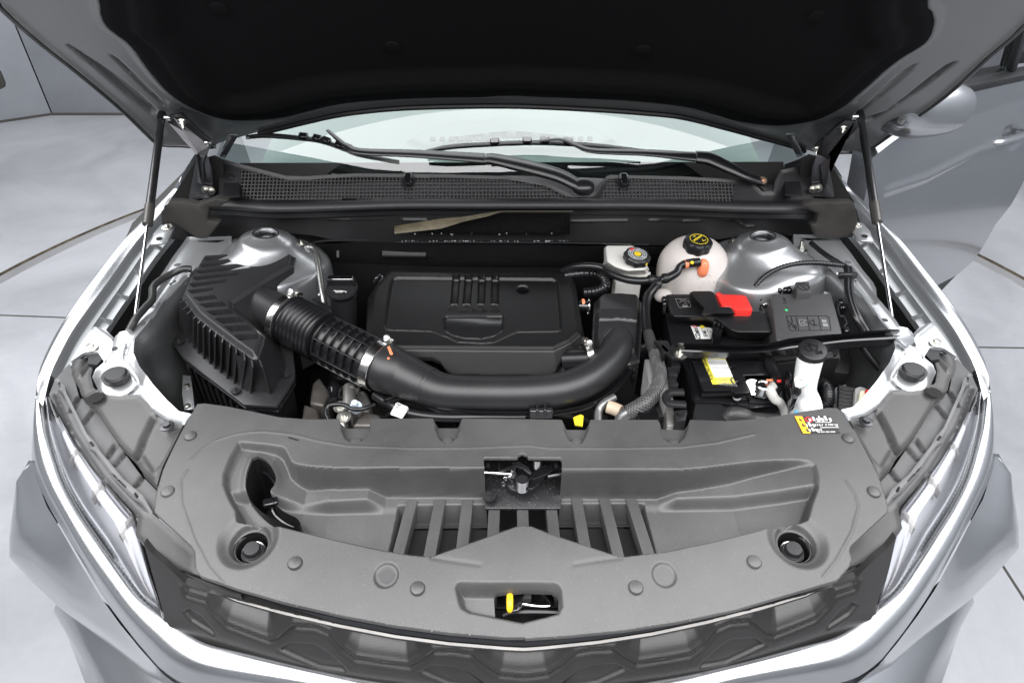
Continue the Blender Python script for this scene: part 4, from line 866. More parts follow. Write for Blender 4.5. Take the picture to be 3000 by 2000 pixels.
VQ = lambda vw, *xy: LP(WF, lambda u, v: cvb(u, v)-.028, vw, *xy)
inlet = catmull(VQ(FCL, (575, 385), (612, 398), (645, 430), (668, 475), (660, 520), (640, 560), (660, 620), (720, 670), (780, 700), (800, 735), (760, 748), (680, 712), (600, 672), (535, 610), (512, 550), (520, 470), (545, 400)), 60)
latch_hole = VP(FCL, (1782, 358), (1790, 350), (1965, 350), (1972, 335), (1990, 326))+VP(FCR, (150, 326), (172, 335), (180, 350), (352, 352), (362, 365), (361, 450), (345, 608), (335, 614))+VP(FCL, (1815, 614), (1806, 600), (1795, 480))
rel_rec = VP(FCL, (1660, 1015), (1850, 1018))+VP(FCR, (320, 1018), (350, 1030), (368, 1060), (375, 1150), (350, 1200), (150, 1250))+VP(FCL, (1900, 1232), (1700, 1192), (1655, 1165), (1640, 1130), (1622, 1050), (1632, 1022))
rel_hole = VP(FCL, (1838, 1065), (1850, 1052), (2000, 1046))+VP(FCR, (310, 1048), (338, 1062), (346, 1090), (346, 1175), (320, 1190), (270, 1212), (100, 1220))+VP(FCL, (1880, 1200), (1845, 1180))
pk = []
for vw, x0, x1, xc, yb_ in ((FCL, 1000, 1182, 1085, 275), (FCL, 1510, 1668, 1585, 275), (FCR, 362, 518, 445, 280), (FCR, 882, 1055, 972, 280)):
    pk.append(VP(vw, (x0, 60), (x0+8, 200), (x0+30, 250), (xc-10, yb_), (xc+25, yb_-5), (x1-25, 240), (x1-6, 190), (x1, 60)))
bufL, bufR = VP(FCL, (512, 788))[0], VP(FCR, (1635, 788))[0]
dimL, dimR = VP(FCL, (1257, 983))[0], VP(FCR, (915, 980))[0]
u0, u1 = VP(FCL, (1245, 700))[0][0], VP(FCR, (895, 700))[0][0]
# the slot grille floor: opening cut where the slats lie
vs0 = float(PZ(FCL(1500, 586), .926)[1])
slot = [(VP(FCL, (1283, 560))[0][0], vs0), (VP(FCR, (855, 560))[0][0], vs0), (u1+.012, vs0-.22), (u0-.012, vs0-.22)]
arc = VP(FCL, (200, 365), (250, 310), (330, 260), (430, 228), (520, 213), (600, 210), (750, 226), (900, 262), (1050, 288), (1400, 300), (1700, 298), (2029, 285))+VP(FCR, (300, 300), (700, 300), (1000, 295), (1200, 270), (1400, 225))
arc2 = VP(FCL, (180, 420), (145, 480), (150, 600), (220, 800), (300, 950), (380, 1040)); arc3 = VP(FCR, (1900, 480), (1950, 560), (1965, 620), (1930, 750), (1850, 900), (1770, 1000))
def slotdepth(u, v): return .030*sst(-sdf(u, v, slot)/.004)*(sdf(u, v, trough) < -.006)
import builtins
def ramp_fn(U, V_): return 0*U
feats = [('rec', trough, tdepth, .008)]
feats += [('rec', p, .014, .007) for p in pk]
inset = [p for p in slot]
def slotfn(U, V_):
    out = np.zeros(U.shape); k = (V_ < vs0+.02) & (V_ > vs0-.25) & (U > slot[3][0]-.02) & (U < slot[2][0]+.02)
    if k.any():
        d1 = sdf(U[k], V_[k], slot); d2 = sdf(U[k], V_[k], trough); out[k] = -.030*np.clip(-np.maximum(d1, d2+.004)/.013, 0, 1)
    return out
feats.append(('fn', slotfn))
for c in (bufL, bufR): feats += [('disc', c, .044, .009, .016), ('disc', c, .029, .010, .005)]
for c in (dimL, dimR): feats += [('disc', c, .0172, .0035, .0035)]
feats += [('rec', rel_rec, .020, .012), ('line', arc, .0018, .0009), ('line', arc2, .0018, .0009), ('line', arc3, .0018, .0009),
    ('line', VP(FCL, (1500, 888), (1600, 905), (1760, 928)), .003, -.0006), ('line', VP(FCR, (680, 890), (560, 905), (430, 926)), .003, -.0006), ('bead', inlet, .004, .007)]
slot_hole = [(slot[0][0]+.004, vs0-.014), (slot[1][0]-.004, vs0-.014)]+[(u, v+.009) for u, v in VP(FCR, (905, 862), (680, 888), (300, 762), (200, 722), (140, 716))+VP(FCL, (2000, 716), (1960, 722), (1800, 780), (1500, 886), (1395, 878), (1250, 854))]
relief('cover_shell', M_COVER, cov_out, cvb, feats, holes=[slot_hole, inlet, latch_hole, rel_hole, circ(bufL, .0225), circ(bufR, .0225)], res=.0014, thick=.006, parent=COV, angle=88)
def zc(p): return float(cvb(np.array([p[0]]), np.array([p[1]]))[0])
def cl3(p, dz=0): return A3(p[0], p[1], zc(p)+dz)
for vw, x, y, dz in ((FCL, 200, 236, 0), (FCL, 77, 535, 0), (FCL, 765, 921, 0), (FCL, 1427, 1058, 0), (FCL, 1087, 240, -.014), (FCL, 1585, 237, -.014), (FCR, 445, 240, -.014), (FCR, 972, 245, -.014), (FCR, 1907, 249, 0), (FCR, 761, 1053, 0), (FCR, 1400, 915, 0), (FR, 370, 772, 0)):
    q = cl3(VP(vw, (x, y+(0 if dz == 0 else -2)))[0], dz); finish(lathe(q, (0, -.12, 1), [(.0098, -.003), (.0098, .0018), (.0085, .0036), (.005, .0046), (.0, .005)], 26), 'push_clip', M_COVER, COV)
for c in (bufL, bufR):
    q = cl3(c, -.034); ax = (0, -.1, 1)
    finish(lathe(q, ax, [(.0235, .016), (.023, -.03), (0, -.03)], 28), 'buffer_well', M_DARK, COV)
    finish(lathe(q, ax, [(.016, -.02), (.016, -.002), (.0155, .002), (.0125, .003), (.0122, .012), (.0105, .015), (0, .0155)], 28), 'rubber_buffer', M_RUB, COV)
    finish(lathe(q, ax, [(.0165, -.0), (.0178, .002), (.0165, .004), (.0145, .003)], 28), 'buffer_ring', M_STEEL, COV)
# slats of the slot grille
SLX = [(FCL, 1365, 1425), (FCL, 1515, 1577), (FCL, 1665, 1727), (FCL, 1812, 1874), (FCL, 1962, 2024), (FCR, 117, 180), (FCR, 272, 332), (FCR, 415, 475), (FCR, 565, 625), (FCR, 710, 772)]
dz = .065
zt = .985-.060
for k, (vw, a, b_) in enumerate(SLX):
    if k == 5: continue
    pa = PZ(vw(a, 590), zt); pb_ = PZ(vw(b_, 590), zt); sl = (pa[0]+pb_[0])*.5*.14
    yb2, yf2 = vs0+.006, vs0-.150
    wl_ = (pb_[0]-pa[0])
    t = [A3(pa[0], yb2, zt-.002), A3(pb_[0], yb2, zt-.002), A3(pb_[0]+sl*.9, yf2, zt-.018), A3(pa[0]+sl*.9, yf2, zt-.018)]
    finish(prism(t, depth=.026, bevel=.0015), 'slat', M_COVER, COV)
b = box((0.0, vs0-.085, zt-.045), EX, EY, EZ, .54, .13, .006)
finish(b, 'slot_floor', M_DARK, COV)
# inlet tunnel under the left opening
iu = inlet; P = [A3(u, v, zc((u, v))-.03) for u, v in iu]
b = bmesh.new(); 
r1 = [b.verts.new(Vector(p+A3(0, 0, .012))) for p in P]; r2 = [b.verts.new(Vector(p+A3(0, 0, -.10))) for p in P]
for k in range(len(P)): b.faces.new((r1[k], r1[(k+1) % len(P)], r2[(k+1) % len(P)], r2[k]))
b.faces.new(r2); finish(b, 'inlet_tunnel', M_DARK, COV)
ed = [A3(u, v, zc((u, v))-.045)+A3(-.004, 0, 0) for u, v in inlet[2:34]]; finish(tube(ed, .003, 8, 50), 'inlet_trim', M_GLOSS, COV)
q = PZ(FCL(632, 592), .945); finish(box(q, A3(.95, .3, 0), A3(-.3, .95, 0), EZ, .022, .014, .008, .002), 'inlet_clip', M_GLOSS, COV)
# worn mark in the left dimple, specks
b = bmesh.new(); d = [cl3((dimL[0]+.0105*math.cos(t)*(1+.12*math.sin(5*t)), dimL[1]+.009*math.sin(t)*(1+.1*math.cos(4*t))), -.0033) for t in np.linspace(0, 2*math.pi, 28, endpoint=False)]
b.faces.new([b.verts.new(Vector(p+A3(0, 0, .0006))) for p in d]); finish(b, 'worn_patch', mat('worn', (.035, .035, .036), .55), COV)
# dried wax beads along the front edge
b = bmesh.new(); random.seed(11)
edge = [VP(FCL, (x, y))[0] for x, y in ((480, 1040), (700, 1105), (1000, 1178), (1300, 1232), (1600, 1275), (1900, 1298))]; edge2 = [VP(FCR, (x, y))[0] for x, y in ((180, 1308), (400, 1288), (700, 1255), (1000, 1208), (1300, 1140), (1600, 1052))]
for e in (edge, edge2):
    c = catmull([[*p, 0] for p in e], 300)
    for p in c:
        if random.random() < .30:
            s = random.uniform(.0005, .0016); q = cl3((p[0]+random.gauss(0, .002), p[1]+random.gauss(0, .0025)), -.0003); lathe(q, (0, 0, 1), [(s, 0), (s*.8, s*.35), (0, s*.5)], 7, b)
finish(b, 'wax_residue', mat('wax', (.12, .12, .12), .3), COV, kind='stuff')
b = bmesh.new()
for x, y in ((740, 245), (755, 250), (772, 255)): box(cl3(VP(FCL, (x, y))[0], .0004), A3(.9, -.3, 0), A3(.3, .9, 0), EZ, .008, .002, .0006, 0, b)
finish(b, 'scuff', M_DARK, COV)
# ---- hood latch in its opening
lb = PZ(F(1200, 1110), .93)
LT = thing('hood_latch', 'black steel hood latch with springs set in the square opening of the cover', 'latch', lb)
def q3(vw, x, y, z): return PZ(vw(x, y), z)
finish(prism([q3(FCL, 1770, 330, .935), q3(FCR, 375, 330, .935), q3(FCR, 355, 625, .925), q3(FCL, 1790, 625, .925)], depth=.004, bevel=.001), 'back_plate', mat('latch_black', (.014, .014, .015), .25, bump=.3, bscale=80, spots=.2, bigvar=.2), LT)
finish(tube([q3(FCL, 1785, 432, .962), q3(FCL, 1860, 436, .96), q3(FCL, 1935, 442, .958)], .0022, 8, 12), 'release_cable', M_STEEL, LT)
for x, y, r, n in ((1992, 520, .0085, 5), (2018+55, 400, .006, 4)):
    c = q3(FCL, x, y, .945)
    b = bmesh.new()
    for k in range(n*2): lathe(c+A3(0, 0, k*.0022), (0, 0, 1), [(r, 0), (r+.001, .001), (r, .002)], 16, b)
    lathe(c, (0, 0, 1), [(r*.9, 0), (r*.9, n*.0046), (0, n*.0046)], 16, b); finish(b, 'spring', M_DSTEEL, LT)
P = [q3(FCR, x, y, .957) for x, y in ((180, 470), (215, 420), (270, 392), (310, 398), (315, 415), (280, 440), (235, 490), (200, 520), (170, 515))]
finish(prism(P, depth=.003, bevel=.0008), 'lever', M_GLOSS, LT)
P = [q3(FCR, x, y, .955) for x, y in ((90, 375), (130, 372), (180, 400), (200, 430), (190, 440), (150, 410), (110, 395), (112, 440), (92, 445))]
finish(prism(P, depth=.003, bevel=.0008), 'claw', M_DSTEEL, LT)
P = [q3(FCL, x, y, .952) for x, y in ((1862, 368), (1868, 366), (1872, 415), (1925, 395), (1960, 390), (1962, 402), (1930, 410), (1875, 430), (1862, 420))]
finish(prism(P, depth=.004, bevel=.0008), 'hook', M_DSTEEL, LT)
P = [q3(FCL, x, y, .945) for x, y in ((1905, 455), (1960, 430), (1975, 470), (1960, 500), (1990, 505), (1990, 540), (1930, 520), (1910, 500))]
finish(prism(P, depth=.006, bevel=.001), 'pawl', M_DSTEEL, LT)
finish(tube([q3(FCR, 285, 455, .955), q3(FCR, 320, 448, .955), q3(FCR, 362, 442, .955)], .003, 8, 10), 'rod', M_DSTEEL, LT)
for x, y in ((1805, 385), (1812, 560)): finish(bmesh_bolt(q3(FCL, x, y, .937), (0, 0, 1), .006, .005), 'bolt', M_DSTEEL, LT)
finish(bmesh_bolt(q3(FCR, 332, 388, .937), (0, 0, 1), .007, .006), 'bolt', M_DSTEEL, LT)
b = bmesh.new()
for x, y in ((1900, 470), (1890, 500), (1925, 465), (1945, 455), (1935, 425)): lathe(q3(FCL, x, y, .953), (0, 0, 1), [(.003, 0), (.003, .004), (0, .005)], 8, b)
finish(b, 'latch_pins', M_STEEL, LT)
# ---- secondary release
SR = thing('hood_release_lever', 'yellow tipped hood release lever in the opening at the front centre', 'lever', PZ(FCL(1950, 1150), .87))
finish(box(PZ(FCL(2005, 1130), .875), EX, EY, EZ, .15, .07, .004), 'release_well', M_DARK, SR)
cv = [PZ(FCL(1925, y), z) for y, z in ((1072, .925), (1085, .93), (1130, .934), (1170, .928), (1180, .92))]
finish(tube(cv, [.002, .004, .0045, .004, .002], 10, 20), 'lever_tip', mat('yellow_tip', (.90, .55, .02), .4), SR)
P = [PZ(FCL(x, y), .922) for x, y in ((1945, 1062), (2010, 1050), (2002, 1085), (1990, 1110), (1992, 1150), (1970, 1176), (1925, 1182), (1915, 1174), (1945, 1160), (1938, 1100))]
finish(prism(P, depth=.004, bevel=.001), 'lever_arm', M_GLOSS, SR)
rr_ = [PZ(FCL(x, y), .90) for x, y in ((1990, 1120), (2100, 1120))]
b = lofted([[PZ(FCR(x, y), .905) for x, y in ((40, 1090), (120, 1068), (220, 1060), (300, 1140))], [PZ(FCR(x, y), .885) for x, y in ((50, 1150), (150, 1130), (250, 1130), (296, 1150))]], 14)
finish(b, 'striker_plate', M_GLOSS, SR)
finish(tube([PZ(FCR(x, y), .905) for x, y in ((255, 1085), (280, 1110), (300, 1148), (230, 1152), (150, 1140))], .0022, 8, 24), 'wire_loop', M_STEEL, SR)
finish(tube([PZ(FCL(x, y), .90) for x, y in ((1885, 1205), (1930, 1190), (2029, 1185), (2180, 1188), (2210, 1200))], .004, 8, 24), 'lower_bar', M_RUBS, SR)
# ---- warning sticker
ST = thing('warning_sticker', 'black and orange warning sticker at the right rear corner of the cover', 'sticker', cl3(VP(FCR, (1740, 175))[0]))
def S3(x, y, dz=.0005): p = VP(FCR, (x, y))[0]; return cl3(p, dz)
c4 = [S3(1616, 130), S3(1808, 128), S3(1868, 218), S3(1668, 224)]
decal([S3(1618, 130), S3(1806, 131), S3(1866, 221), S3(1662, 223)], M_BPRINT, ST, 'sticker_base')
decal([S3(1618, 131, .0012), S3(1658, 131, .0012), S3(1704, 223, .0012), S3(1664, 223, .0012)], mat('orange_print', (.85, .38, .02), .5), ST, 'orange_band')
sx_ = S3(1868, 175)-S3(1640, 178); sy_ = S3(1740, 130)-S3(1740, 222)
def st(x, y, s, size, m=M_WPRINT, **k): return text(s, S3(x, y, .0016), sx_, sy_, size, m, ST, **k)
st(1775, 178, '0-1234yf  0.700 kg', .0066); st(1745, 205, 'PAG', .0070, bold=.005); st(1790, 216, '00 000 000 0000', .0045)
finish(lathe(S3(1694, 149, .0012), EZ, [(.0058, 0), (.0058, .0006), (.0040, .0006)], 20), 'warning_ring', M_REDP, ST)
for x, y in ((1645, 148), (1663, 178), (1684, 205)):
    c = S3(x, y, .0018); finish(prism([c+A3(-.0042, -.0036, 0), c+A3(.0042, -.0036, 0), c+A3(0, .0042, 0)], depth=.0006, bevel=0), 'warning_triangle', M_BPRINT, ST)
b = bmesh.new()
for x, y, w, h in ((1722, 148, .018, .012), (1754, 146, .013, .014), (1787, 146, .018, .014), (1700, 178, .016, .013), (1716, 204, .016, .010)):
    c = S3(x, y, .0014); 
    for k in range(3): box(c+A3((k-1)*w*.36, (k % 2-.5)*h*.2, .0003), EX, EY, EZ, w*.20, h*(.45+.25*(k % 2)), .0006, 0, b)
finish(b, 'pictogram', M_WPRINT, ST)
b = bmesh.new(); 
for x0, x1, y in ((1702, 1812, 163), (1712, 1850, 191)): box((S3(x0, y, .0014)+S3(x1, y, .0014))/2, EX, EY, EZ, np.linalg.norm(S3(x0, y)-S3(x1, y)), .0009, .0004, 0, b)
finish(b, 'sticker_rule', M_WPRINT, ST)
# ================================================================== ENGINE BAY COMPONENTS
def expand(P, k, dz=0):
    P = [np.array(p, float) for p in P]; c = sum(P)/len(P); out = []
    for p in P: d = p-c; L = np.linalg.norm(d[:2]); q = c+d*(1+k/L); q[2] = p[2]+dz; out.append(q)
    return out
def ringloft(A, B, cross=None, n=None, bm=None, smooth=False):
    bm = bm or bmesh.new(); rows = [A, B] if cross is None else [np.array(A)*(1-t)+np.array(B)*t for t in np.linspace(0, 1, cross)]
    vs = [[bm.verts.new(Vector(p)) for p in r] for r in rows]; n = len(A)
    for i in range(len(vs)-1):
        for j in range(n): bm.faces.new((vs[i][j], vs[i][(j+1) % n], vs[i+1][(j+1) % n], vs[i+1][j]))
    return bm
# ---- engine body below (dark castings)
EB = thing('engine_block', 'dark dusty engine castings and pipes below the covers', 'engine', (0, .65, .5))
bm = bmesh.new()
random.seed(5)
for k in range(90):
    x, y = random.uniform(-.42, .42), random.uniform(.42, .95); s = random.uniform(.03, .08)
    box((x, y, .66+random.uniform(-.06, .03)), A3(math.cos(k), math.sin(k), 0), A3(-math.sin(k), math.cos(k), 0), EZ, s*1.4, s, .12, .006, bm)
finish(bm, 'casting', mat('sooty_casting', (.03, .028, .026), .55, metal=.5, bump=.6, bscale=80, bigvar=.5, varscale=20), EB, kind='stuff')
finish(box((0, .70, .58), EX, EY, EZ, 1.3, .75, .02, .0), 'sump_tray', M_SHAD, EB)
# ---- air filter box
AZ = .955
AF = thing('air_filter_box', 'black ribbed air filter box with slotted top at the left of the bay', 'air filter', PZ(AB(520, 900), .70))
tops = [(345, 345), (700, 325), (960, 320), (1000, 350), (985, 412), (780, 535), (560, 678), (560, 708), (670, 800), (782, 905), (770, 965), (735, 1062), (690, 1062), (560, 970), (440, 880), (300, 770), (190, 630), (240, 520)]
flg = [(290, 560), (650, 540), (980, 530), (1030, 560), (1035, 640), (1010, 800), (950, 900), (940, 950), (960, 1050), (975, 1130), (978, 1200), (862, 1392), (640, 1378), (560, 1312), (420, 1195), (250, 1062), (140, 932), (200, 740)]
T3 = [PZ(AB(*p), AZ) for p in tops]; G3 = [PZ(AB(*p), .862) for p in flg]
ao = [(p[0], p[1]) for p in T3]
slots = [[(348, 372), (855, 336), (843, 352), (385, 396)], [(310, 420), (778, 380), (755, 400), (350, 440)], [(290, 465), (697, 425), (672, 446), (330, 487)], [(260, 510), (612, 475), (590, 495), (300, 534)], [(243, 555), (527, 525), (505, 547), (280, 582)], [(235, 603), (437, 580), (410, 605), (272, 628)],
 [(273, 652), (428, 636), (452, 662), (325, 680)], [(317, 698), (488, 682), (520, 714), (370, 727)], [(366, 748), (540, 735), (572, 768), (428, 782)], [(425, 799), (610, 790), (642, 826), (490, 840)], [(492, 855), (668, 849), (706, 886), (550, 895)], [(562, 916), (735, 910), (745, 930), (730, 950), (612, 957)]]
sf = [('rec', LP(WF, AZ, AB, *s), .022, .003) for s in slots]
sf += [('rec', LP(WF, AZ, AB, *[q for q in tops]), -.0, .006)]
tp_ = np.array(ao)
relief('top_shell', M_BOX, ao, lambda u, v: AZ-.010*(1-sst(-sdf(u, v, tp_)/.010)), sf, res=.0016, thick=.004, parent=AF, angle=50)
b = ringloft([p-EZ*.012 for p in T3], expand(G3, -.026), 12); finish(b, 'side_shell', M_BOX, AF, angle=40)
finish(prism(expand(G3, .012), depth=.008, bevel=.002), 'flange', M_BOX, AF)
finish(prism(expand(G3, .010, -.012), depth=.010, bevel=.002), 'lower_flange', M_GLOSS, AF)
low = expand(G3, -.012, -.02); finish(ringloft(low, [p*1+A3(0, 0, -.24) for p in expand(low, -.03)], 6), 'lower_housing', M_DARK, AF, angle=30)
nx = [(190, 690, 195, 905), (215, 735, 222, 940), (245, 765, 258, 972), (290, 800, 290, 1010), (322, 830, 322, 1045), (358, 860, 360, 1082), (400, 890, 400, 1118), (438, 925, 435, 1152), (487, 965, 475, 1182), (540, 1000, 520, 1222), (585, 1040, 570, 1258), (645, 1090, 622, 1292), (700, 1140, 682, 1325), (765, 1140, 822, 1332)]
for (x, y, x2, y2) in nx:
    p = PZ(AB(x, y), .942); q = PZ(AB(x2, y2), .862); q2 = PZ(AB(x2+12, y2-22), .866)
    c = PZ(AB(600, 760), .90); out = (q-c)*A3(1, 1, 0); out /= np.linalg.norm(out); tn = np.cross(EZ, out)*.0013
    a = p-out*.012+EZ*.006; bt = q-out*.034
    P = [a, p+out*.003, q+out*.003, bt]; finish(prism([v+tn for v in P], [v-tn for v in P], bevel=0), 'rib', M_BOX, AF, smooth=False)
for k in range(9):
    q = PZ(AB(230+50*k, 1130+42*k), .82); finish(prism([q, q+A3(.004, .002, 0), q+A3(.012, .03, 0), q+A3(.008, .03, 0)], depth=.16, bevel=0), 'lower_rib', M_DARK, AF, smooth=False)
for x, y in ((180, 968), (578, 1312), (938, 1198)): finish(bmesh_bolt(PZ(AB(x, y), .866), (0, 0, 1), .0055, .006), 'screw', M_DSTEEL, AF)
# the corner column at the front
c = PZ(AB(740, 1230), .862); finish(lathe(c, (0, 0, 1), [(.036, 0), (.030, .04), (.026, .078)], 24), 'corner_column', M_BOX, AF)
# outlet
o0, o1, o2 = PZ(AB(700, 660), .905), PZ(AB(935, 803), .905), PZ(AB(1603, 1143), .875)
finish(tube([o0-(o1-o0)*.10, o0, (o0+o1)/2, o1, o1+(o2-o1)*.02], [.046, .040, .041, .045, .047], 40, 24), 'outlet', M_BOX, AF)
finish(box(PZ(AB(925, 690), .945), (.75, -.65, 0), (.65, .75, 0), EZ, .020, .004, .004, .001), 'alignment_mark', M_ORG, AF)
# ---- bellows hose
HS = thing('intake_hose', 'black corrugated and ribbed intake hose between two steel clamps', 'hose', (o1+o2)/2-A3(0, 0, .05))
ax = (o2-o1)/np.linalg.norm(o2-o1); L = np.linalg.norm(o2-o1); u_, v_, _ = basis(ax)
prof = []
R0 = .0505
for k in range(0, 121):
    t = k/120; r = R0*(1-.02*t)
    if t < .42: r += .0035*math.cos(2*math.pi*t/.42*10)
    else: r -= .006
    prof.append((r, t*L))
finish(lathe(o1, ax, prof, 48), 'bellows', M_RUBS, HS, angle=50)
for k in range(7):
    t = .46+k*.078; r = R0*(1-.02*t); c = t*L
    finish(lathe(o1, ax, [(r-.007, c-.0012), (r+.0015, c-.0010), (r+.0022, c), (r+.0015, c+.0010), (r-.007, c+.0012)], 48), 'ring', M_RUBS, HS)
for j in range(9):
    a = j*2*math.pi/9+.35; d = math.cos(a)*u_+math.sin(a)*v_; s = np.cross(ax, d)
    finish(box(o1+ax*L*.70+d*(R0-.002), ax, s, d, L*.49, .0026, .009, .0006), 'bar', M_RUBS, HS)
def clamp(c, ax, r, w=.014, lab='', screw=(0, 0, 1)):
    ax = ax/np.linalg.norm(ax); t = thing('hose_clamp', lab, 'hose clamp', c-EZ*r, 'worm drive hose clamps')
    finish(lathe(c, ax, [(r, -w/2), (r+.001, -w/2+.0006), (r+.0006, -w/4), (r+.0006, w/4), (r+.001, w/2-.0006), (r, w/2), (r-.001, w/2), (r-.001, -w/2), (r, -w/2)], 56), 'band', mat('clamp_steel', (.62, .61, .60), .22, metal=1.), t)
    s = np.array(screw, float); s -= ax*np.dot(s, ax); s /= np.linalg.norm(s); tn = np.cross(ax, s); p = c+s*(r+.005)
    finish(box(p, ax, tn, s, w*.9, .018, .009, .002), 'worm_housing', M_ZINC, t)
    finish(tube([p-tn*.016, p+tn*.016], .0042, 14, None, smooth=False), 'screw', M_STEEL, t)
    finish(lathe(p+tn*.016, tn, [(.0065, 0), (.0065, .006), (.004, .0075), (0, .0075)], 12), 'screw_head', mat('white_zinc', (.85, .85, .84), .25, metal=.8), t)
    b = bmesh.new()
    for k in range(5):
        a = .45+.09*k; d = s*math.cos(a)-tn*math.sin(a); box(c+d*(r+.0012), ax, np.cross(ax, d), d, w*.35, .0022, .0008, 0, b)
    finish(b, 'band_slots', M_DARK, t)
    return t
tocam = CAM-o1; tocam /= np.linalg.norm(tocam)
clamp(o1+ax*.002, ax, R0+.0035, .016, 'steel clamp with its screw on top, at the filter box end of the ribbed hose', (.55, .6, 1))
clamp(o2-ax*.006, ax, R0+.001, .020, 'steel clamp with white screw head at the lower right end of the ribbed hose', (.6, .7, .8))
# ---- charge air duct
DU = thing('intake_duct', 'smooth black air duct curving in front of the engine cover', 'duct', PZ(EC(1000, 1320), .78))
dp = [(PZ(EC(250, 1120), .875), .049), (PZ(EC(330, 1160), .875), .049), (PZ(EC(430, 1205), .868), .045), (PZ(EC(560, 1262), .862), .040), (PZ(EC(700, 1315), .858), .036), (PZ(EC(850, 1330), .857), .034), (PZ(EC(1100, 1335), .857), .034), (PZ(EC(1350, 1330), .858), .034), (PZ(EC(1560, 1305), .860), .034), (PZ(EC(1740, 1235), .864), .034), (PZ(EC(1880, 1120), .868), .034), (PZ(EC(1950, 1010), .868), .034), (PZ(EC(1958, 925), .85), .034)]
finish(tube([p for p, _ in dp], [r for _, r in dp], 40, 140), 'duct_shell', M_BOX, DU)
pc = catmull([p for p, _ in dp], 140)
finish(tube([pc[38], pc[39], pc[40]], [.0385, .0392, .0385], 40, 6), 'joint_band', M_BOX, DU)
fl_ = [(300, 1385), (400, 1352), (480, 1350), (560, 1378), (640, 1420), (740, 1448), (1000, 1466), (1390, 1468), (1600, 1450), (1780, 1398), (1930, 1300), (2030, 1170), (2068, 1040), (2060, 960)]
fc = [PZ(EC(x, y), .842) for x, y in fl_]
finish(tube(fc, .0035, 8, 100), 'seam_flange', M_GLOSS, DU); finish(tube([p+A3(0, .004, -.010) for p in fc], .004, 8, 100), 'lower_flange', M_BOX, DU)
q = PZ(EC(1412, 1470), .845); finish(box(q, EX, EY, EZ, .046, .012, .020, .002), 'flange_clip', M_GLOSS, DU)
for x in (1385, 1440): finish(box(PZ(EC(x, 1445), .852), EX, EY, EZ, .006, .022, .018, .001), 'clip_post', M_GLOSS, DU)
finish(box(PZ(EC(345, 1030), .925), (-.35, .93, 0), (.93, .35, 0), EZ, .026, .006, .004, .001), 'alignment_mark', M_ORG, DU)
finish(box(PZ(EC(328, 1075), .918), (-.4, .9, 0), (.9, .4, 0), EZ, .016, .005, .004, .001), 'alignment_mark', M_ORG, DU)
# ---- resonator box at the end of the duct
RS = thing('throttle_duct_box', 'matt black moulded box where the duct ends, right of the engine cover', 'air box', PZ(EC(1950, 800), .78))
rt_ = [(1790, 640), (1835, 606), (1960, 600), (2105, 612), (2130, 640), (2135, 800), (2125, 985), (2060, 1000), (1830, 1000), (1780, 960)]
rs_o = LP(WF, .90, EC, *rt_)
relief('box_shell', M_BOX, rs_o, lambda u, v: .90-.02*(1-sst(-sdf(u, v, np.array(rs_o))/.014))-.22*np.clip(.80-v, 0, 1), [('line', LP(WF, .90, EC, (1800, 795), (1960, 790), (2130, 803)), .0025, .004), ('line', LP(WF, .89, EC, (1830, 985), (1850, 920), (1900, 880), (1960, 875), (2020, 900), (2060, 980)), .004, .005)], res=.002, thick=.10, parent=RS)
finish(prism(pz(EC, .84, (2060, 985), (2171, 975), (2190, 1010), (2080, 1040), (2075, 1200), (2060, 1200)), depth=.03, bevel=.003), 'side_flange', M_GLOSS, RS)
finish(tube([PZ(EC(x, y), .875) for x, y in ((1830, 1000), (1850, 930), (1900, 890), (1965, 880), (2030, 905), (2065, 980))], .0035, 8, 40), 'neck_ring', M_BOX, RS)
# ---- engine cover
ect = [(340, 455), (1580, 470), (1620, 490), (1650, 560), (1665, 640), (1697, 850), (1690, 905), (1620, 965), (1500, 1022), (380, 1014), (240, 1000), (180, 940), (185, 800), (205, 620), (240, 570), (290, 500)]
zt0 = lambda u, v: .872+.14*(v-.70)
etop = np.array(LP(WF, zt0, EC, *ect))
def ecb(u, v):
    d = np.maximum(sdf(u, v, etop), 0); e = sst(-sdf(u, v, etop)/.012); return zt0(u, v)-.004*(1-e)-1.5*np.minimum(d, .08)
eo = [(340, 455), (1580, 470), (1622, 488), (1655, 560), (1670, 640), (1702, 850), (1722, 940), (1700, 1000), (1650, 1055), (1552, 1112), (1512, 1182), (1478, 1206), (785, 1202), (745, 1172), (702, 1112), (640, 1086), (500, 1082), (385, 1020), (240, 1010), (172, 950), (178, 800), (198, 620), (235, 570), (285, 500)]
ecout = LP(WF, ecb, EC, *eo)
EP = lambda *xy: LP(WF, zt0, EC, *xy)
pan_ = EP((395, 512), (1490, 522), (1520, 535), (1530, 560), (1556, 870), (1545, 892), (1500, 897), (1240, 900), (1170, 930), (1080, 972), (1000, 979), (820, 970), (760, 940), (640, 895), (350, 886), (320, 878), (308, 850), (350, 560), (365, 525))
efe = [('rec', pan_, .0035, .005), ('bead', pan_, .0020, .0020)]
bars = []
for a, b_ in ((785, 842), (871, 932), (966, 1023), (1059, 1118)):
    k = -18 if a < 900 else (-8 if a < 960 else (-8 if a < 1050 else -6)); P = EP((a, 492), (b_, 494), (b_+k, 706), (a+k, 704)); bars.append(P); efe += [('rec', P, -.004, .002), ('rec', expand([np.array([*p, 0.]) for p in P], -.004)[0:0] or [((p[0]-sum(q[0] for q in P)/4)*.80+sum(q[0] for q in P)/4, (p[1]-sum(q[1] for q in P)/4)*.95+sum(q[1] for q in P)/4) for p in P], .010, .002)]
bad = EP((740, 775), (1135, 775), (1146, 790), (1140, 880), (1080, 918), (990, 938), (870, 934), (790, 913), (728, 880), (725, 790))
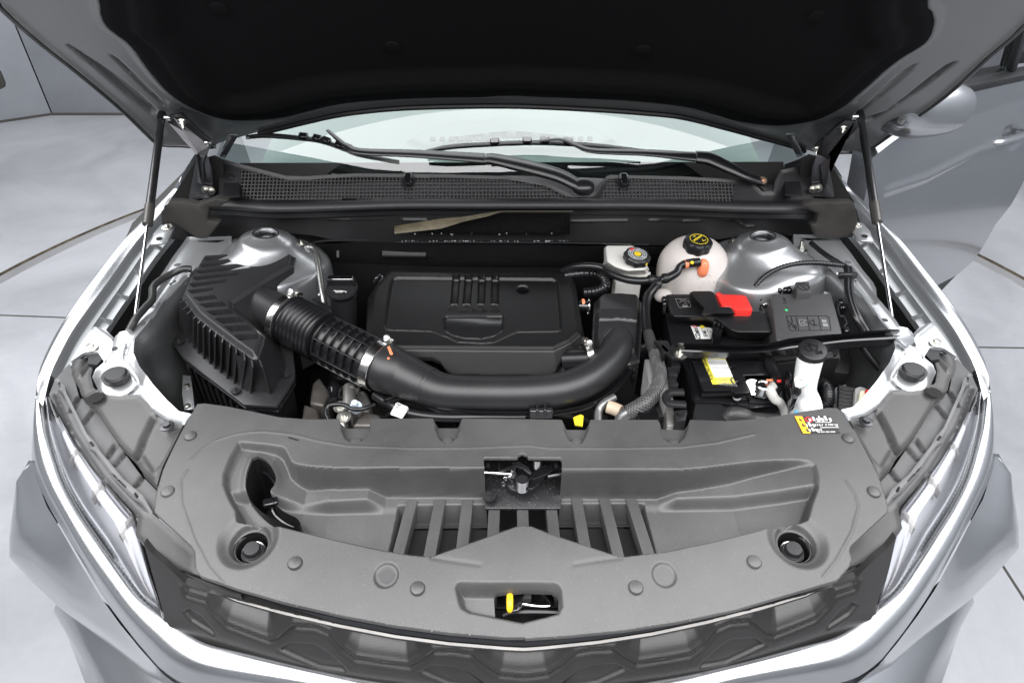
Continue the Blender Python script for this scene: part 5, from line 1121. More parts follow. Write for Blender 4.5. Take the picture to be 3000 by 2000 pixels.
efe += [('rec', bad, .003, .003), ('bead', bad, .0020, .0018), ('disc', EP((1282, 590))[0], .0185, -.0015, .003), ('disc', EP((1282, 590))[0], .0165, .004, .003)]
ECV = thing('engine_cover', 'large black engine cover embossed TURBO with four bars', 'engine cover', (0, .75, .80))
relief('cover_shell', M_ENG, ecout, ecb, efe, holes=[circ(EP((1282, 592))[0], .0135)], res=.0016, thick=.006, parent=ECV, angle=45)
hc = EP((1282, 592))[0]; finish(lathe(A3(hc[0], hc[1], .885), EZ, [(.0142, 0), (.0138, -.03), (0, -.03)], 24), 'hole_sleeve', M_GLOSS, ECV)
finish(lathe(A3(hc[0]-.003, hc[1], .862), EZ, [(.008, 0), (.007, .004), (0, .005)], 18), 'hole_plug', mat('plug_brown', (.08, .05, .045), .5), ECV)
for P in bars:
    c = [((p[0]-sum(q[0] for q in P)/4)*.74+sum(q[0] for q in P)/4, (p[1]-sum(q[1] for q in P)/4)*.93+sum(q[1] for q in P)/4) for p in P]
    T = [A3(u, v, float(zt0(u, v))-.0075) for u, v in c]; finish(prism(T, depth=.002, bevel=.0004), 'bar_insert', M_ENG, ECV)
bc = [((p[0]-sum(q[0] for q in bad)/10)*.965+sum(q[0] for q in bad)/10, (p[1]-sum(q[1] for q in bad)/10)*.93+sum(q[1] for q in bad)/10) for p in bad]
finish(prism([A3(u, v, float(zt0(u, v))-.0052) for u, v in bc], depth=.002, bevel=.0005), 'badge_plate', mat('badge_gloss', (.010, .010, .011), .22), ECV)
tc_ = EP((943, 738))[0]; text('TURBO', A3(tc_[0], tc_[1], float(zt0(*tc_))-.0036), EX, A3(0, .99, .14), .0150, M_ENG, ECV, ext=.0012, bold=.0, sx=2.35)
finish(tube([PZ(EC(x, y), z) for x, y, z in ((235, 548, .895), (250, 515, .905), (275, 500, .905), (290, 515, .900), (262, 548, .895))], .004, 10, 30), 'lifting_lug', M_GLOSS, ECV)
# sensor boss and clamp right of the engine cover
SB = thing('turbo_outlet_hose', 'short black hose stub clamped at the front right corner of the engine cover', 'hose', PZ(EC(1700, 1080), .80))
s0, s1 = PZ(EC(1600, 1100), .835), PZ(EC(1830, 1085), .865)
finish(tube([s0, (s0+s1)/2, s1], [.026, .024, .022], 24, 20), 'stub', M_RUBS, SB); finish(tube([PZ(EC(1500, 1180), .80), PZ(EC(1600, 1160), .805), PZ(EC(1700, 1150), .81)], [.02, .03, .02], 18, 20), 'elbow', M_DARK, SB)
clamp(PZ(EC(1735, 1070), .865), A3(1, .25, 0), .029, .014, 'small steel clamp with white screw head beside the front right corner of the engine cover', (.2, .45, 1))
# ---- oil filler
OF = thing('oil_filler', 'black oil filler cap marked dexos on a tall neck, left of the engine cover', 'oil filler', PZ(AB(1340, 800), .80))
oc = PZ(AB(1330, 590), .925)
finish(tube([PZ(AB(1352, 850), .83), PZ(AB(1340, 640), .905)], [.027, .029], 28, None, smooth=False), 'neck', M_BLK, OF)
finish(lathe(PZ(AB(1335, 618), .908), (0, -.1, 1), [(.030, 0), (.031, .002), (.031, .006), (.028, .007)], 32), 'neck_ring', M_GLOSS, OF)
oa = A3(0, -.22, 1); oa /= np.linalg.norm(oa)
finish(lathe(oc, oa, [(.028, -.012), (.034, -.004), (.0355, .0), (.034, .004), (.020, .006), (0, .006)], 36), 'cap', M_BLK, OF)
finish(box(oc+oa*.013+A3(0, .008, 0), EX, np.cross(oa, EX), oa, .060, .012, .026, .003), 'grip', M_BLK, OF)
finish(box(oc+oa*.027+A3(0, .008, 0), EX, np.cross(oa, EX), oa, .054, .012, .002, .0005), 'grip_top', M_STEEL, OF)
uy_ = np.cross(oa, EX)
text('dexos', oc+oa*.0056-uy_*.006+EX*.001, EX, uy_, .0095, M_WPRINT, OF, bold=.02)
b = bmesh.new()
for dx, dy, sx, sy in ((-.002, -.0175, .014, .0012), (-.002, -.0135, .012, .0012), (-.009, -.0155, .0012, .005), (.006, -.0145, .008, .0014), (-.012, -.0125, .005, .0012), (.0125, -.0165, .002, .003)): box(oc+oa*.006+EX*dx+uy_*dy, EX, uy_, oa, sx, sy, .0006, 0, b)
finish(b, 'oil_can_mark', M_WPRINT, OF)
finish(lathe(PZ(AB(1315, 750), .865)+A3(0, -.028, 0), (0, -1, .2), [(.0055, -.001), (.005, .0012), (0, .0016)], 14), 'paint_dot', M_YEL, OF)
finish(tube([PZ(AB(x, y), .88) for x, y in ((1130, 665), (1190, 695), (1240, 720), (1290, 745))], .003, 8, 16), 'vent_line', M_RUBS, OF)
# silver pipe behind the filter box
PI = tube([PZ(AB(x, y), z) for x, y, z in ((980, 320, .93), (1060, 300, .935), (1110, 298, .935), (1145, 330, .93), (1165, 420, .92), (1190, 600, .89), (1205, 700, .87))], .0065, 14, 60)
tagp(finish(PI, 'coolant_pipe', mat('grey_pipe', (.35, .35, .34), .3, metal=.9)), 'bare grey metal pipe bending down behind the air filter box', 'pipe')
HSD = thing('heat_shield', 'thin silver heat shield standing behind the air filter box', 'shield', PZ(AB(1100, 500), .8))
finish(lofted([[PZ(AB(1015, 345), .925), PZ(AB(1120, 340), .925)], [PZ(AB(1040, 470), .90), PZ(AB(1150, 460), .90)], [PZ(AB(1090, 640), .86), PZ(AB(1190, 640), .86)]], 8, smooth=False, cross=8), 'shield_panel', mat('shield', (.28, .28, .275), .4, metal=.9, bump=.5, bscale=60), HSD)
# ---- brake fluid reservoir
BR = thing('brake_fluid_reservoir', 'white brake fluid reservoir with black lobed cap, left of the coolant tank', 'reservoir', PZ(BT(330, 450), .82))
finish(prism(pz(BT, .940, (178, 300), (190, 288), (365, 289), (385, 300), (420, 335), (470, 425), (455, 460), (330, 466), (250, 440), (190, 402)), bot=pz(BT, .905, (165, 310), (185, 290), (375, 290), (400, 310), (440, 370), (490, 460), (470, 490), (330, 492), (230, 465), (165, 420)), bevel=.006, segs=3), 'tank', M_WHITE, BR, angle=60)
finish(prism(pz(BT, .905, (160, 400), (240, 455), (340, 475), (470, 470), (502, 470), (488, 498), (340, 505), (230, 480)), depth=.012, bevel=.003), 'tank_rim', M_WHITE, BR)
finish(prism(pz(BT, .885, (230, 500), (420, 510), (430, 560), (250, 550)), depth=.05, bevel=.004), 'lower_tank', M_WHITE, BR)
cc = PZ(BT(393, 392), .945); ca = A3(.08, -.12, 1); ca /= np.linalg.norm(ca)
lob = lambda th, h: 1+.045*math.cos(8*th)
finish(lathe(cc, ca, [(.026, 0), (.029, .002), (.0295, .014), (.026, .018), (0, .018)], 64, wob=lob), 'cap', M_BLK, BR)
finish(lathe(cc+ca*.0181, ca, [(.0215, 0), (.0215, .0005), (.0105, .0005), (.0105, 0)], 40), 'cap_ring', mat('ring_print', (.33, .34, .35), .5), BR)
finish(lathe(cc+ca*.0181, ca, [(.0075, 0), (.0075, .0008), (0, .0008)], 24), 'cap_centre', M_YEL, BR)
ub, vb, _ = basis(ca); 
for r_, n_ in ((.0182, 30), (.0138, 22)):
    b = bmesh.new()
    for k in range(n_):
        t = 2*math.pi*k/n_; 
        if k % 7 == 3: continue
        d = math.cos(t)*ub+math.sin(t)*vb; box(cc+ca*.0188+d*r_, d, np.cross(ca, d), ca, .0026, .0022, .0004, 0, b)
    finish(b, 'cap_lettering', M_BPRINT, BR)
finish(box(cc+ca*.0188+vb*.0195, ub, vb, ca, .010, .006, .0006), 'cap_red_mark', M_REDP, BR)
finish(lathe(cc+ca*.009-vb*.0300+ub*.002, -vb, [(.0035, -.0), (.003, .001), (0, .001)], 12), 'paint_dot', M_YEL, BR)
finish(lathe(cc+ca*.019, ca, [(.0045, 0), (.0045, .0003), (.0035, .0003), (.0035, 0)], 20), 'brake_symbol', M_BPRINT, BR)
# ---- coolant tank
CT = thing('coolant_tank', 'round translucent coolant tank with black cap and orange nipple', 'coolant tank', PZ(BT(790, 620), .82))
sc = PZ(BT(792, 470), .893); SR_ = .0835
b = superel(sc, (EX, EY, EZ), (SR_*1.0, SR_*.95, SR_*1.02), 2.12, 40); finish(b, 'tank', M_MILK, CT, angle=80)
cc = PZ(BT(820, 310), .965); ca = A3(.05, -.06, 1); ca /= np.linalg.norm(ca); ub, vb, _ = basis(ca)
finish(lathe(cc, ca, [(.026, -.008), (.0295, 0), (.031, .004), (.0315, .020), (.029, .024), (.022, .0255), (0, .0255)], 72, wob=lambda th, h: 1+.04*math.cos(8*th)*(1 if h < .023 else .3)), 'cap', M_BLK, CT, angle=50)
finish(lathe(cc+ca*.0256, ca, [(.0205, 0), (.0205, .0006), (.0195, .0006), (.0195, 0)], 40), 'cap_ring', M_YPRINT, CT)
tx = ub if ub[0] > 0 else -ub; ty = np.cross(ca, tx)
text('ACDelco', cc+ca*.0258+ty*.004, tx+ty*.12, ty-tx*.12, .0078, M_YPRINT, CT, bold=.03, sx=1.1); text('1.3', cc+ca*.0258+ty*.0135, tx, ty, .006, M_YPRINT, CT, bold=.02)
a = [cc+ca*.0258+tx*x+ty*y for x, y in ((-.001, -.012), (.011, -.012), (.005, -.004))]; a2 = [cc+ca*.0262+tx*x+ty*y for x, y in ((.0015, -.0108), (.0088, -.0108), (.0051, -.0058))]
decal(a, M_YPRINT, CT, 'cap_triangle', .0004); decal(a2, M_BLK, CT, 'cap_triangle_inner', .0005)
nip = PZ(BT(872, 415), .955); finish(superel(nip+A3(0, 0, -.012), (EX, EY, EZ), (.013, .014, .022), 2.4, 16), 'nipple', mat('orange_cap', (.85, .25, .12), .4, sss=.3), CT, angle=70)
finish(prism(pz(BT, .865, (1020, 560), (1060, 545), (1125, 590), (1140, 615), (1080, 640), (1010, 640)), depth=.012, bevel=.004), 'mounting_ear', M_PAINTI, CT)
finish(bmesh_bolt(PZ(BT(1082, 588), .868), (0, -.1, 1), .0085, .008), 'bolt', M_ZINC, CT)
finish(superel(PZ(BT(585, 640), .865), (EX, EY, EZ), (.020, .014, .016), 2.3, 12), 'lower_port', M_MILK, CT)
b = bmesh.new(); random.seed(9)
for k in range(60):
    th, ph = random.uniform(-1.9, -.9), random.uniform(.1, 1.0); d = A3(math.cos(th)*math.cos(ph)+.12, math.sin(th)*math.cos(ph), math.sin(ph)); d /= np.linalg.norm(d)
    lathe(sc+d*SR_*.985, d, [(.0011, 0), (.0008, .0007), (0, .0009)], 6, b)
finish(b, 'droplets', mat('droplet', (.5, .5, .5), .1), CT, kind='stuff')
# ---- hoses at the right of the engine
HO = thing('coolant_hose', 'black rubber hose branching in a Y in front of the round coolant tank', 'hose', PZ(BT(540, 540), .85))
def hz(*pts): return [PZ(BT(x, y), z) for x, y, z in pts]
J = (560, 535, .935)
finish(tube(hz((-120, 470, .90), (-40, 440, .92), (60, 432, .93), (160, 448, .93), (230, 490, .93), (320, 525, .93), (420, 538, .932), (520, 530, .935), J), .0088, 18, 80), 'left_branch', M_RUBS, HO)
finish(tube(hz(J, (620, 515, .94), (680, 480, .945), (710, 435, .955), (760, 415, .962), (840, 405, .962)), [.009, .0098, .0090, .0088, .0098, .0098], 18, 60), 'right_branch', M_RUBS, HO)
finish(tube(hz(J, (520, 590, .93), (478, 650, .92), (462, 730, .91), (466, 820, .905), (480, 910, .90), (495, 960, .90)), .0095, 18, 60), 'lower_branch', M_RUBS, HO)
finish(tube(hz((480, 905, .902), (500, 980, .90), (525, 1050, .898)), [.0105, .0115, .0105], 18, 20), 'braided_joint', mat('braid', (.03, .03, .03), .45, bump=1.0, bscale=260), HO)
br = catmull([np.r_[p, r] for p, r in zip(hz((525, 1045, .90), (550, 1130, .895), (562, 1210, .89), (545, 1290, .885), (500, 1360, .88), (430, 1420, .87), (345, 1470, .855)), [.0112, .0122, .0130, .0130, .0136, .0145, .0150])], 120)
finish(tube(br[:, :3], br[:, 3], 20, None, smooth=False), 'braided_sleeve', MATS['braid'], HO)
b = bmesh.new()   # woven relief: thin helical cords
T = np.gradient(br[:, :3], axis=0); T /= np.linalg.norm(T, axis=1)[:, None]
for sgn in (1, -1):
    for st0 in range(9):
        pts = []; nrm = A3(1, 0, 0)
        for i in range(0, 120, 1):
            t = T[i]; nrm = nrm-t*np.dot(nrm, t); nrm /= np.linalg.norm(nrm); bb = np.cross(t, nrm); a = sgn*i*.17+st0*2*math.pi/9
            pts.append(br[i, :3]+(br[i, 3]+.0003)*(math.cos(a)*nrm+math.sin(a)*bb))
        tube(pts, .0007, 4, None, smooth=False, caps=False, bm=b)
finish(b, 'braid_cords', mat('braid_cord', (.10, .10, .10), .4), HO, kind='stuff')
finish(tube(hz((350, 1465, .856), (300, 1500, .845), (275, 1560, .83)), [.0125, .0125, .0125], 18, 20), 'steel_end', mat('pipe_grey', (.22, .22, .22), .35, metal=.7), HO)
for x, y, z in ((500, 530, .936), (600, 520, .941), (545, 560, .933)): 
    finish(lathe(PZ(BT(x, y), z), (1, .1, 0), [(.0108, -.006), (.0115, 0), (.0108, .006)], 18), 'ferrule', M_BLK, HO)
finish(lathe(PZ(BT(748, 420), .9615), A3(1, .1, 0), [(.0098, -.004), (.0100, 0), (.0098, .004)], 20), 'orange_band', M_ORG, HO)
finish(lathe(PZ(BT(790, 408), .9715), A3(0, -.5, 1), [(.004, 0), (.0035, .001), (0, .001)], 12), 'paint_dot', M_YEL, HO)
finish(box(PZ(BT(790, 392), .972), A3(.95, .2, 0), A3(-.2, .95, 0), EZ, .028, .008, .003, .001), 'quick_connect', M_BLK, HO)
for pts, r in (((( -110, 500, .90), (20, 485, .905), (110, 490, .90), (170, 530, .895), (170, 580, .89), (110, 610, .885), (20, 620, .885)), .0105),):
    w = catmull([np.r_[p, 0] for p in hz(*pts)], 130)[:, :3]; rr2 = [r*(1+.09*math.cos(k*.95)) for k in range(130)]
    tagp(finish(tube(w, rr2, 16, None, smooth=False), 'wiring_conduit', M_RUBS), 'corrugated black conduit looping below the brake fluid reservoir', 'conduit')
SEN = thing('sensor', 'small sensor with white and orange rings beside the right edge of the engine cover', 'sensor', PZ(EC(1740, 720), .86))
finish(tube([PZ(EC(1680, 715), .88), PZ(EC(1740, 718), .88)], [.012, .013], 18, None, smooth=False), 'body', M_GLOSS, SEN)
finish(lathe(PZ(EC(1742, 718), .88), EX, [(.018, 0), (.019, .002), (.017, .004), (.014, .004)], 24), 'white_ring', M_STEEL, SEN)
finish(lathe(PZ(EC(1708, 705), .882), EX, [(.0128, -.003), (.0135, 0), (.0128, .003)], 20), 'orange_ring', M_ORG, SEN)
# ---- main battery with covers
BA = thing('battery', 'black battery under its moulded cover, in front of the coolant tank', 'battery', PZ(BT(1000, 900), .75))
finish(prism(pz(BT, .875, (600, 760), (1360, 760), (1372, 985), (700, 985), (640, 985)), depth=.15, bevel=.004), 'case', mat('battery_case', (.008, .008, .009), .25), BA)
finish(prism(pz(BT, .915, (600, 640), (625, 632), (840, 630), (880, 700), (900, 775), (850, 790), (660, 790), (640, 770)), bot=pz(BT, .875, (585, 660), (625, 640), (850, 640), (900, 700), (950, 845), (880, 835), (660, 832), (635, 800)), bevel=.005, segs=3), 'cover_left', M_BLK, BA, angle=60)
finish(prism(pz(BT, .922, (850, 768), (1090, 752), (1270, 746), (1300, 765), (1368, 893), (1340, 900), (1110, 900), (1060, 880), (960, 800), (900, 790)), bot=pz(BT, .878, (855, 790), (1090, 760), (1275, 755), (1310, 775), (1372, 945), (1340, 960), (1090, 950), (1040, 935), (940, 850), (890, 830)), bevel=.006, segs=3), 'cover_right', M_BLK, BA, angle=60)
finish(prism(pz(BT, .945, (775, 622), (790, 610), (920, 608), (940, 618), (985, 722), (1060, 720), (1088, 765), (862, 765), (880, 735)), bot=pz(BT, .918, (765, 625), (785, 612), (925, 610), (945, 620), (995, 730), (1075, 728), (1100, 782), (845, 782), (865, 745)), bevel=.003), 'cover_spine', M_BLK, BA)
finish(prism(pz(BT, .938, (968, 640), (985, 626), (1150, 632), (1178, 645), (1222, 735), (1205, 742), (1095, 742), (1065, 720), (1000, 712)), depth=.035, bevel=.004), 'terminal_cover', M_RED, BA)
for x, y in ((975, 655), (982, 680), (990, 700)): finish(lathe(PZ(BT(x, y), .926), EZ, [(.007, 0), (.007, .008), (.005, .010), (0, .010)], 14), 'hinge_knuckle', M_RED, BA)
finish(prism(pz(BT, .905, (935, 822), (1028, 852), (990, 925), (935, 892)), depth=.03, bevel=.002), 'latch_clip', M_GLOSS, BA)
for x, y in ((950, 830), (980, 842), (1010, 852)): finish(box(PZ(BT(x, y), .910), A3(.9, -.4, 0), A3(.4, .9, 0), EZ, .006, .012, .008, .001), 'clip_tooth', M_BLK, BA)
for y in (665, 695): finish(box(PZ(BT(590, y+30), .895), EX, EY, EZ, .010, .014, .03, .002), 'side_catch', M_GLOSS, BA)
decal(pz(BT, .8755, (780, 856), (920, 870), (964, 946), (818, 948)), M_LABEL, BA, 'label')
def Lb(x, y, z=.8765): return PZ(BT(x, y), z)
lu = Lb(964, 946)-Lb(920, 870); lu2 = Lb(815, 950)-Lb(783, 856)
text('ACDelco', Lb(828, 912), -lu2, np.cross(EZ, -lu2), .013, M_BPRINT, BA, bold=.03, sx=.95); text('6140', Lb(884, 910), -lu2, np.cross(EZ, -lu2), .010, M_BPRINT, BA, bold=.02)
b = bmesh.new()
for k in range(10): 
    if k in (1, 4): continue
    a = Lb(835+13*k, 885+k*.6); e = lu2/np.linalg.norm(lu2); box(a+A3(0, -.008, 0), e, np.cross(EZ, e), EZ, .016+.007*(k % 3), .0010, .0004, 0, b)
finish(b, 'label_print', M_GPRINT, BA, kind='stuff'); finish(lathe(Lb(862, 862), EZ, [(.005, 0), (.005, .0005), (0, .0005)], 16), 'hazard_mark', M_YPRINT, BA); finish(lathe(Lb(808, 860), EZ, [(.0045, 0), (.0045, .0005), (.003, .0005)], 16), 'warning_ring', M_REDP, BA)
def line_mark(pts, w, m, par, z, name='moulded_mark', vw=BT):
    b = bmesh.new()
    for (x0, y0), (x1, y1) in zip(pts[:-1], pts[1:]):
        p, q = PZ(vw(x0, y0), z), PZ(vw(x1, y1), z); d = q-p; n = np.linalg.norm(d); d /= n; box((p+q)/2, d, np.cross(EZ, d), EZ, n+w, w, .0007, 0, b)
    return finish(b, name, m, par)
line_mark([(672, 665), (765, 663), (782, 720), (700, 725), (672, 665)], .0007, M_GPRINT, BA, .9155)
line_mark([(700, 690), (745, 666)], .0010, M_GPRINT, BA, .9155); line_mark([(705, 668), (750, 690)], .0010, M_GPRINT, BA, .9155); line_mark([(745, 678), (768, 680), (762, 690)], .0010, M_GPRINT, BA, .9155); line_mark([(722, 712), (742, 697), (755, 705)], .0010, M_GPRINT, BA, .9155)
decal(pz(BT, .9155, (724, 713), (758, 712), (762, 722), (728, 723)), M_GPRINT, BA, 'moulded_mark')
# ---- fuse box
FB = thing('fuse_box', 'grey black fuse box with flat lid at the right side of the bay', 'fuse box', PZ(BT(1600, 850), .78))
lid = pz(BT, .935, (1350, 632), (1362, 628), (1755, 625), (1778, 640), (1848, 895), (1850, 910), (1395, 960), (1385, 950))
finish(prism(lid, bot=expand([p-EZ*.05 for p in lid], .008), bevel=.004, segs=3), 'lid', mat('fuse_lid', (.050, .050, .051), .46, bump=.2, bscale=700, bigvar=.12, varscale=10), FB, angle=50)
finish(prism(expand([p-EZ*.052 for p in lid], .014), depth=.08, bevel=.004), 'base', M_DARK, FB)
finish(prism(pz(BT, .915, (1262, 612), (1270, 600), (1310, 600), (1322, 612), (1335, 665), (1270, 667)), depth=.03, bevel=.002), 'side_cover', M_BLK, FB)
finish(prism(pz(BT, .905, (1270, 668), (1330, 668), (1340, 712), (1275, 712)), depth=.02, bevel=.002), 'relay_socket', M_GLOSS, FB)
for x, y in ((1290, 680), (1315, 700), (1300, 705)): finish(box(PZ(BT(x, y), .908), EX, EY, EZ, .007, .005, .004, .001), 'contact', M_ZINC, FB)
finish(prism(pz(BT, .905, (1275, 713), (1338, 712), (1385, 950), (1340, 960)), depth=.03, bevel=.003), 'side_ledge', M_BLK, FB)
finish(prism(pz(BT, .952, (1520, 545), (1530, 540), (1610, 540), (1618, 546), (1634, 615), (1630, 620), (1535, 620)), depth=.045, bevel=.003), 'relay', MATS['fuse_lid'], FB)
fc_ = PZ(BT(1577, 580), .9525); finish(lathe(fc_, EZ, [(.0125, 0), (.0125, .0006), (.0112, .0006), (.0112, 0)], 30), 'relay_symbol', M_BLK, FB)
line_mark([(1558, 566), (1600, 596)], .0012, M_BLK, FB, .953, 'relay_symbol')
for x in (1400, 1440, 1470): finish(box(PZ(BT(x, 612), .925), EX, EY, EZ, .010, .016, .020, .002), 'lid_tooth', M_GLOSS, FB)
for x, y in ((1835, 700), (1845, 735), (1875, 900)): finish(box(PZ(BT(x, y), .90), EX, EY, EZ, .014, .016, .02, .002), 'side_catch', M_GLOSS, FB)
finish(tube([PZ(BT(x, y), .905) for x, y in ((1820, 695), (1832, 780), (1862, 790), (1882, 840), (1865, 860), (1872, 900))], .0022, 6, 30), 'catch_wire', M_DSTEEL, FB)
zl = .9354
line_mark([(1458, 785), (1740, 784), (1758, 795), (1772, 885), (1490, 888), (1478, 880), (1458, 785)], .0010, M_BLK, FB, zl)
for a, c in (((1525, 785), (1545, 887)), ((1603, 785), (1622, 887)), ((1683, 785), (1703, 887))): line_mark([a, c], .0010, M_BLK, FB, zl)
line_mark([(1470, 822), (1505, 850), (1525, 880)], .0014, M_BLK, FB, zl); line_mark([(1490, 790), (1500, 830), (1478, 860)], .0014, M_BLK, FB, zl); line_mark([(1500, 860), (1520, 848), (1528, 868), (1505, 868)], .0012, M_BLK, FB, zl)
line_mark([(1545, 812), (1580, 812), (1590, 852), (1555, 852), (1545, 812)], .0012, M_GPRINT, FB, zl); line_mark([(1563, 840), (1570, 828), (1574, 836), (1582, 822)], .0012, M_GPRINT, FB, zl); line_mark([(1582, 816), (1597, 816)], .002, M_GPRINT, FB, zl); line_mark([(1588, 846), (1602, 846)], .002, M_GPRINT, FB, zl)
line_mark([(1618, 830), (1650, 852), (1680, 850)], .0014, M_BLK, FB, zl); line_mark([(1650, 810), (1656, 852)], .0014, M_BLK, FB, zl); line_mark([(1625, 822), (1645, 815)], .0014, M_BLK, FB, zl)
decal(pz(BT, zl, (1704, 812), (1738, 812), (1741, 832), (1708, 832)), M_GPRINT, FB, 'moulded_mark'); decal(pz(BT, zl, (1710, 838), (1745, 838), (1754, 860), (1716, 860)), M_GPRINT, FB, 'moulded_mark')
line_mark([(1432, 655), (1450, 665), (1436, 672), (1452, 680)], .0014, M_BLK, FB, zl); line_mark([(1435, 690), (1455, 694)], .0014, M_BLK, FB, zl)
gd = PZ(BT(1456, 743), zl); finish(lathe(gd, EZ, [(.0035, 0), (.003, .0006), (0, .0006)], 16), 'green_dot', M_GRN, FB)
finish(prism(pz(BT, .84, (1420, 1060), (1900, 1000), (1920, 1090), (1900, 1190), (1480, 1150)), depth=.06, bevel=.004), 'lower_tray', M_DARK, FB)
finish(prism(pz(BT, .85, (1390, 1110), (1480, 1120), (1500, 1180), (1420, 1170)), depth=.02, bevel=.002), 'tray_window', M_BLK, FB)
for x in (1770, 1815): finish(box(PZ(BT(x, 1085), .845), EX, EY, EZ, .003, .020, .012, .0005), 'tray_clip', M_STEEL, FB)
finish(box(PZ(BT(1792, 1103), .845), EX, EY, EZ, .024, .003, .012, .0005), 'tray_clip', M_STEEL, FB)
# ---- black steel brace across the battery
BB = thing('battery_brace', 'long black steel brace running over the battery to the right rail', 'brace', PZ(BT(1200, 1040), .90))
def bz(z, *pts): return [PZ(BT(x, y), z) for x, y in pts]
mr = lambda x, y: ((2400+.5102*x-1700)/.41455, (500+.5102*y-600)/.41455)
R_ = [bz(.950, (690, 975), (800, 980), (960, 982), (1070, 990), (1280, 985), (1400, 960), (1500, 940), (1700, 920), (1900, 905), (2171, 880), mr(462, 908)),
      bz(.946, (692, 985), (800, 989), (960, 991), (1070, 999), (1280, 995), (1400, 970), (1500, 950), (1700, 930), (1900, 914), (2171, 890), mr(464, 916)),
      bz(.930, (700, 1008), (800, 1012), (960, 1014), (1070, 1020), (1280, 1014), (1400, 995), (1500, 975), (1700, 955), (1900, 938), (2171, 912), mr(470, 934)),
      bz(.944, (715, 1024), (800, 1028), (960, 1034), (1070, 1042), (1280, 1034), (1400, 1016), (1500, 998), (1700, 975), (1900, 952), (2171, 935), mr(480, 948)),
      bz(.942, (718, 1034), (800, 1038), (960, 1042), (1070, 1048), (1280, 1042), (1400, 1026), (1500, 1010), (1700, 986), (1900, 964), (2171, 948), mr(486, 960)),
      bz(.926, (735, 1078), (800, 1082), (900, 1080), (1070, 1072), (1280, 1066), (1400, 1062), (1500, 1058), (1700, 1030), (1900, 1010), (2171, 990), mr(505, 985)),
      bz(.915, (735, 1086), (800, 1090), (900, 1088), (1070, 1080), (1280, 1074), (1400, 1070), (1500, 1066), (1700, 1038), (1900, 1018), (2171, 998), mr(510, 992))]
finish(lofted(R_, 90), 'brace_bar', mat('brace_black', (.010, .010, .011), .22, coat=.3), BB, angle=22)
finish(prism(bz(.925, (520, 955), (620, 955), (640, 1000), (700, 1005), (745, 1060), (740, 1085), (650, 1080), (600, 1040)), depth=.008, bevel=.002), 'end_plate', M_BLK, BB)
finish(prism(bz(.925, (565, 985), (590, 985), (640, 1035), (600, 1045), (585, 1060)), depth=.02, bevel=.002), 'end_web', M_DARK, BB)
finish(bmesh_bolt(PZ(BT(708, 1050), .927), (0, -.1, 1), .009, .014), 'stud_nut', M_ZINC, BB)
finish(prism([PZ(MR(440, 955), .955), PZ(MR(500, 935), .955), PZ(MR(540, 950), .95), PZ(MR(545, 985), .94), PZ(MR(500, 1010), .94), PZ(MR(460, 970), .95)], depth=.01, bevel=.003), 'rail_bracket', M_PAINTI, BB)
# ---- second battery at the front
B2 = thing('auxiliary_battery', 'glossy black battery with yellow label at the front right of the bay', 'battery', PZ(BT(1050, 1250), .72))
M_BC = MATS['battery_case']
finish(prism(pz(BT, .862, (712, 1110), (1330, 1105), (1430, 1290), (1440, 1400), (1400, 1415), (1200, 1430), (1100, 1400), (830, 1396), (808, 1385)), depth=.15, bevel=.004), 'tray', M_BC, B2)
finish(prism(pz(BT, .895, (790, 1105), (1300, 1098), (1345, 1200), (1155, 1205), (1205, 1325), (1092, 1332), (1078, 1312), (868, 1310)), bot=pz(BT, .862, (760, 1115), (1320, 1110), (1400, 1225), (1175, 1225), (1230, 1385), (1075, 1385), (1070, 1365), (848, 1366)), bevel=.003), 'case_top', M_BC, B2)
finish(prism(pz(BT, .868, (1160, 1225), (1345, 1220), (1430, 1330), (1420, 1395), (1195, 1396), (1190, 1330)), depth=.01, bevel=.002), 'terminal_step', M_BLK, B2)
finish(tube([PZ(BT(x, y), .866) for x, y in ((725, 1120), (770, 1250), (805, 1380), (830, 1396), (1000, 1398), (1080, 1410), (1200, 1432), (1330, 1418), (1400, 1405))], .0025, 8, 80), 'tray_rim', M_GLOSS, B2)
decal(pz(BT, .8955, (858, 1085), (1025, 1088), (1098, 1266), (935, 1268)), mat('label_yellow', (.90, .78, .05), .45), B2, 'label_base')
decal(pz(BT, .8962, (893, 1090), (1025, 1092), (1078, 1215), (948, 1218)), M_LABEL, B2, 'label_white')
e1 = PZ(BT(938, 1262), .897)-PZ(BT(862, 1095), .897)
text('POISON/DANGER', PZ(BT(900, 1155), .8965), -e1, np.cross(EZ, -e1), .0115, M_BPRINT, B2, bold=.02, sx=.75)
b = bmesh.new(); e = e1/np.linalg.norm(e1); random.seed(4); ex_ = np.cross(EZ, e)
for k in range(11):
    for j in range(5):
        p = PZ(BT(908+11.2*k, 1103+.3*k), .8968)+e*(.006+.0155*j); box(p, e, ex_, EZ, random.uniform(.006, .013), .0011, .0003, 0, b)
for k in range(10): box(PZ(BT(958+12.5*k, 1232), .8962)+e*.008, e, ex_, EZ, .012, .0011, .0003, 0, b)
finish(b, 'label_print', M_GPRINT, B2, kind='stuff')
for x, y in ((1060, 1145), (1105, 1245)): 
    finish(lathe(PZ(BT(x, y), .8955), EZ, [(.0125, 0), (.012, .0012), (.0095, .0012), (.009, .0), (0, 0)], 26), 'cell_plug', M_GLOSS, B2); finish(box(PZ(BT(x, y), .8965), A3(1, .6, 0)/1.166, A3(-.6, 1, 0)/1.166, EZ, .012, .003, .0015), 'plug_slot', M_DSTEEL, B2)
finish(lathe(PZ(BT(1105, 1352), .875), A3(0, -.7, 1), [(.009, 0), (.009, .002), (.006, .002), (.006, 0), (0, 0)], 20), 'vent_plug', M_GLOSS, B2)
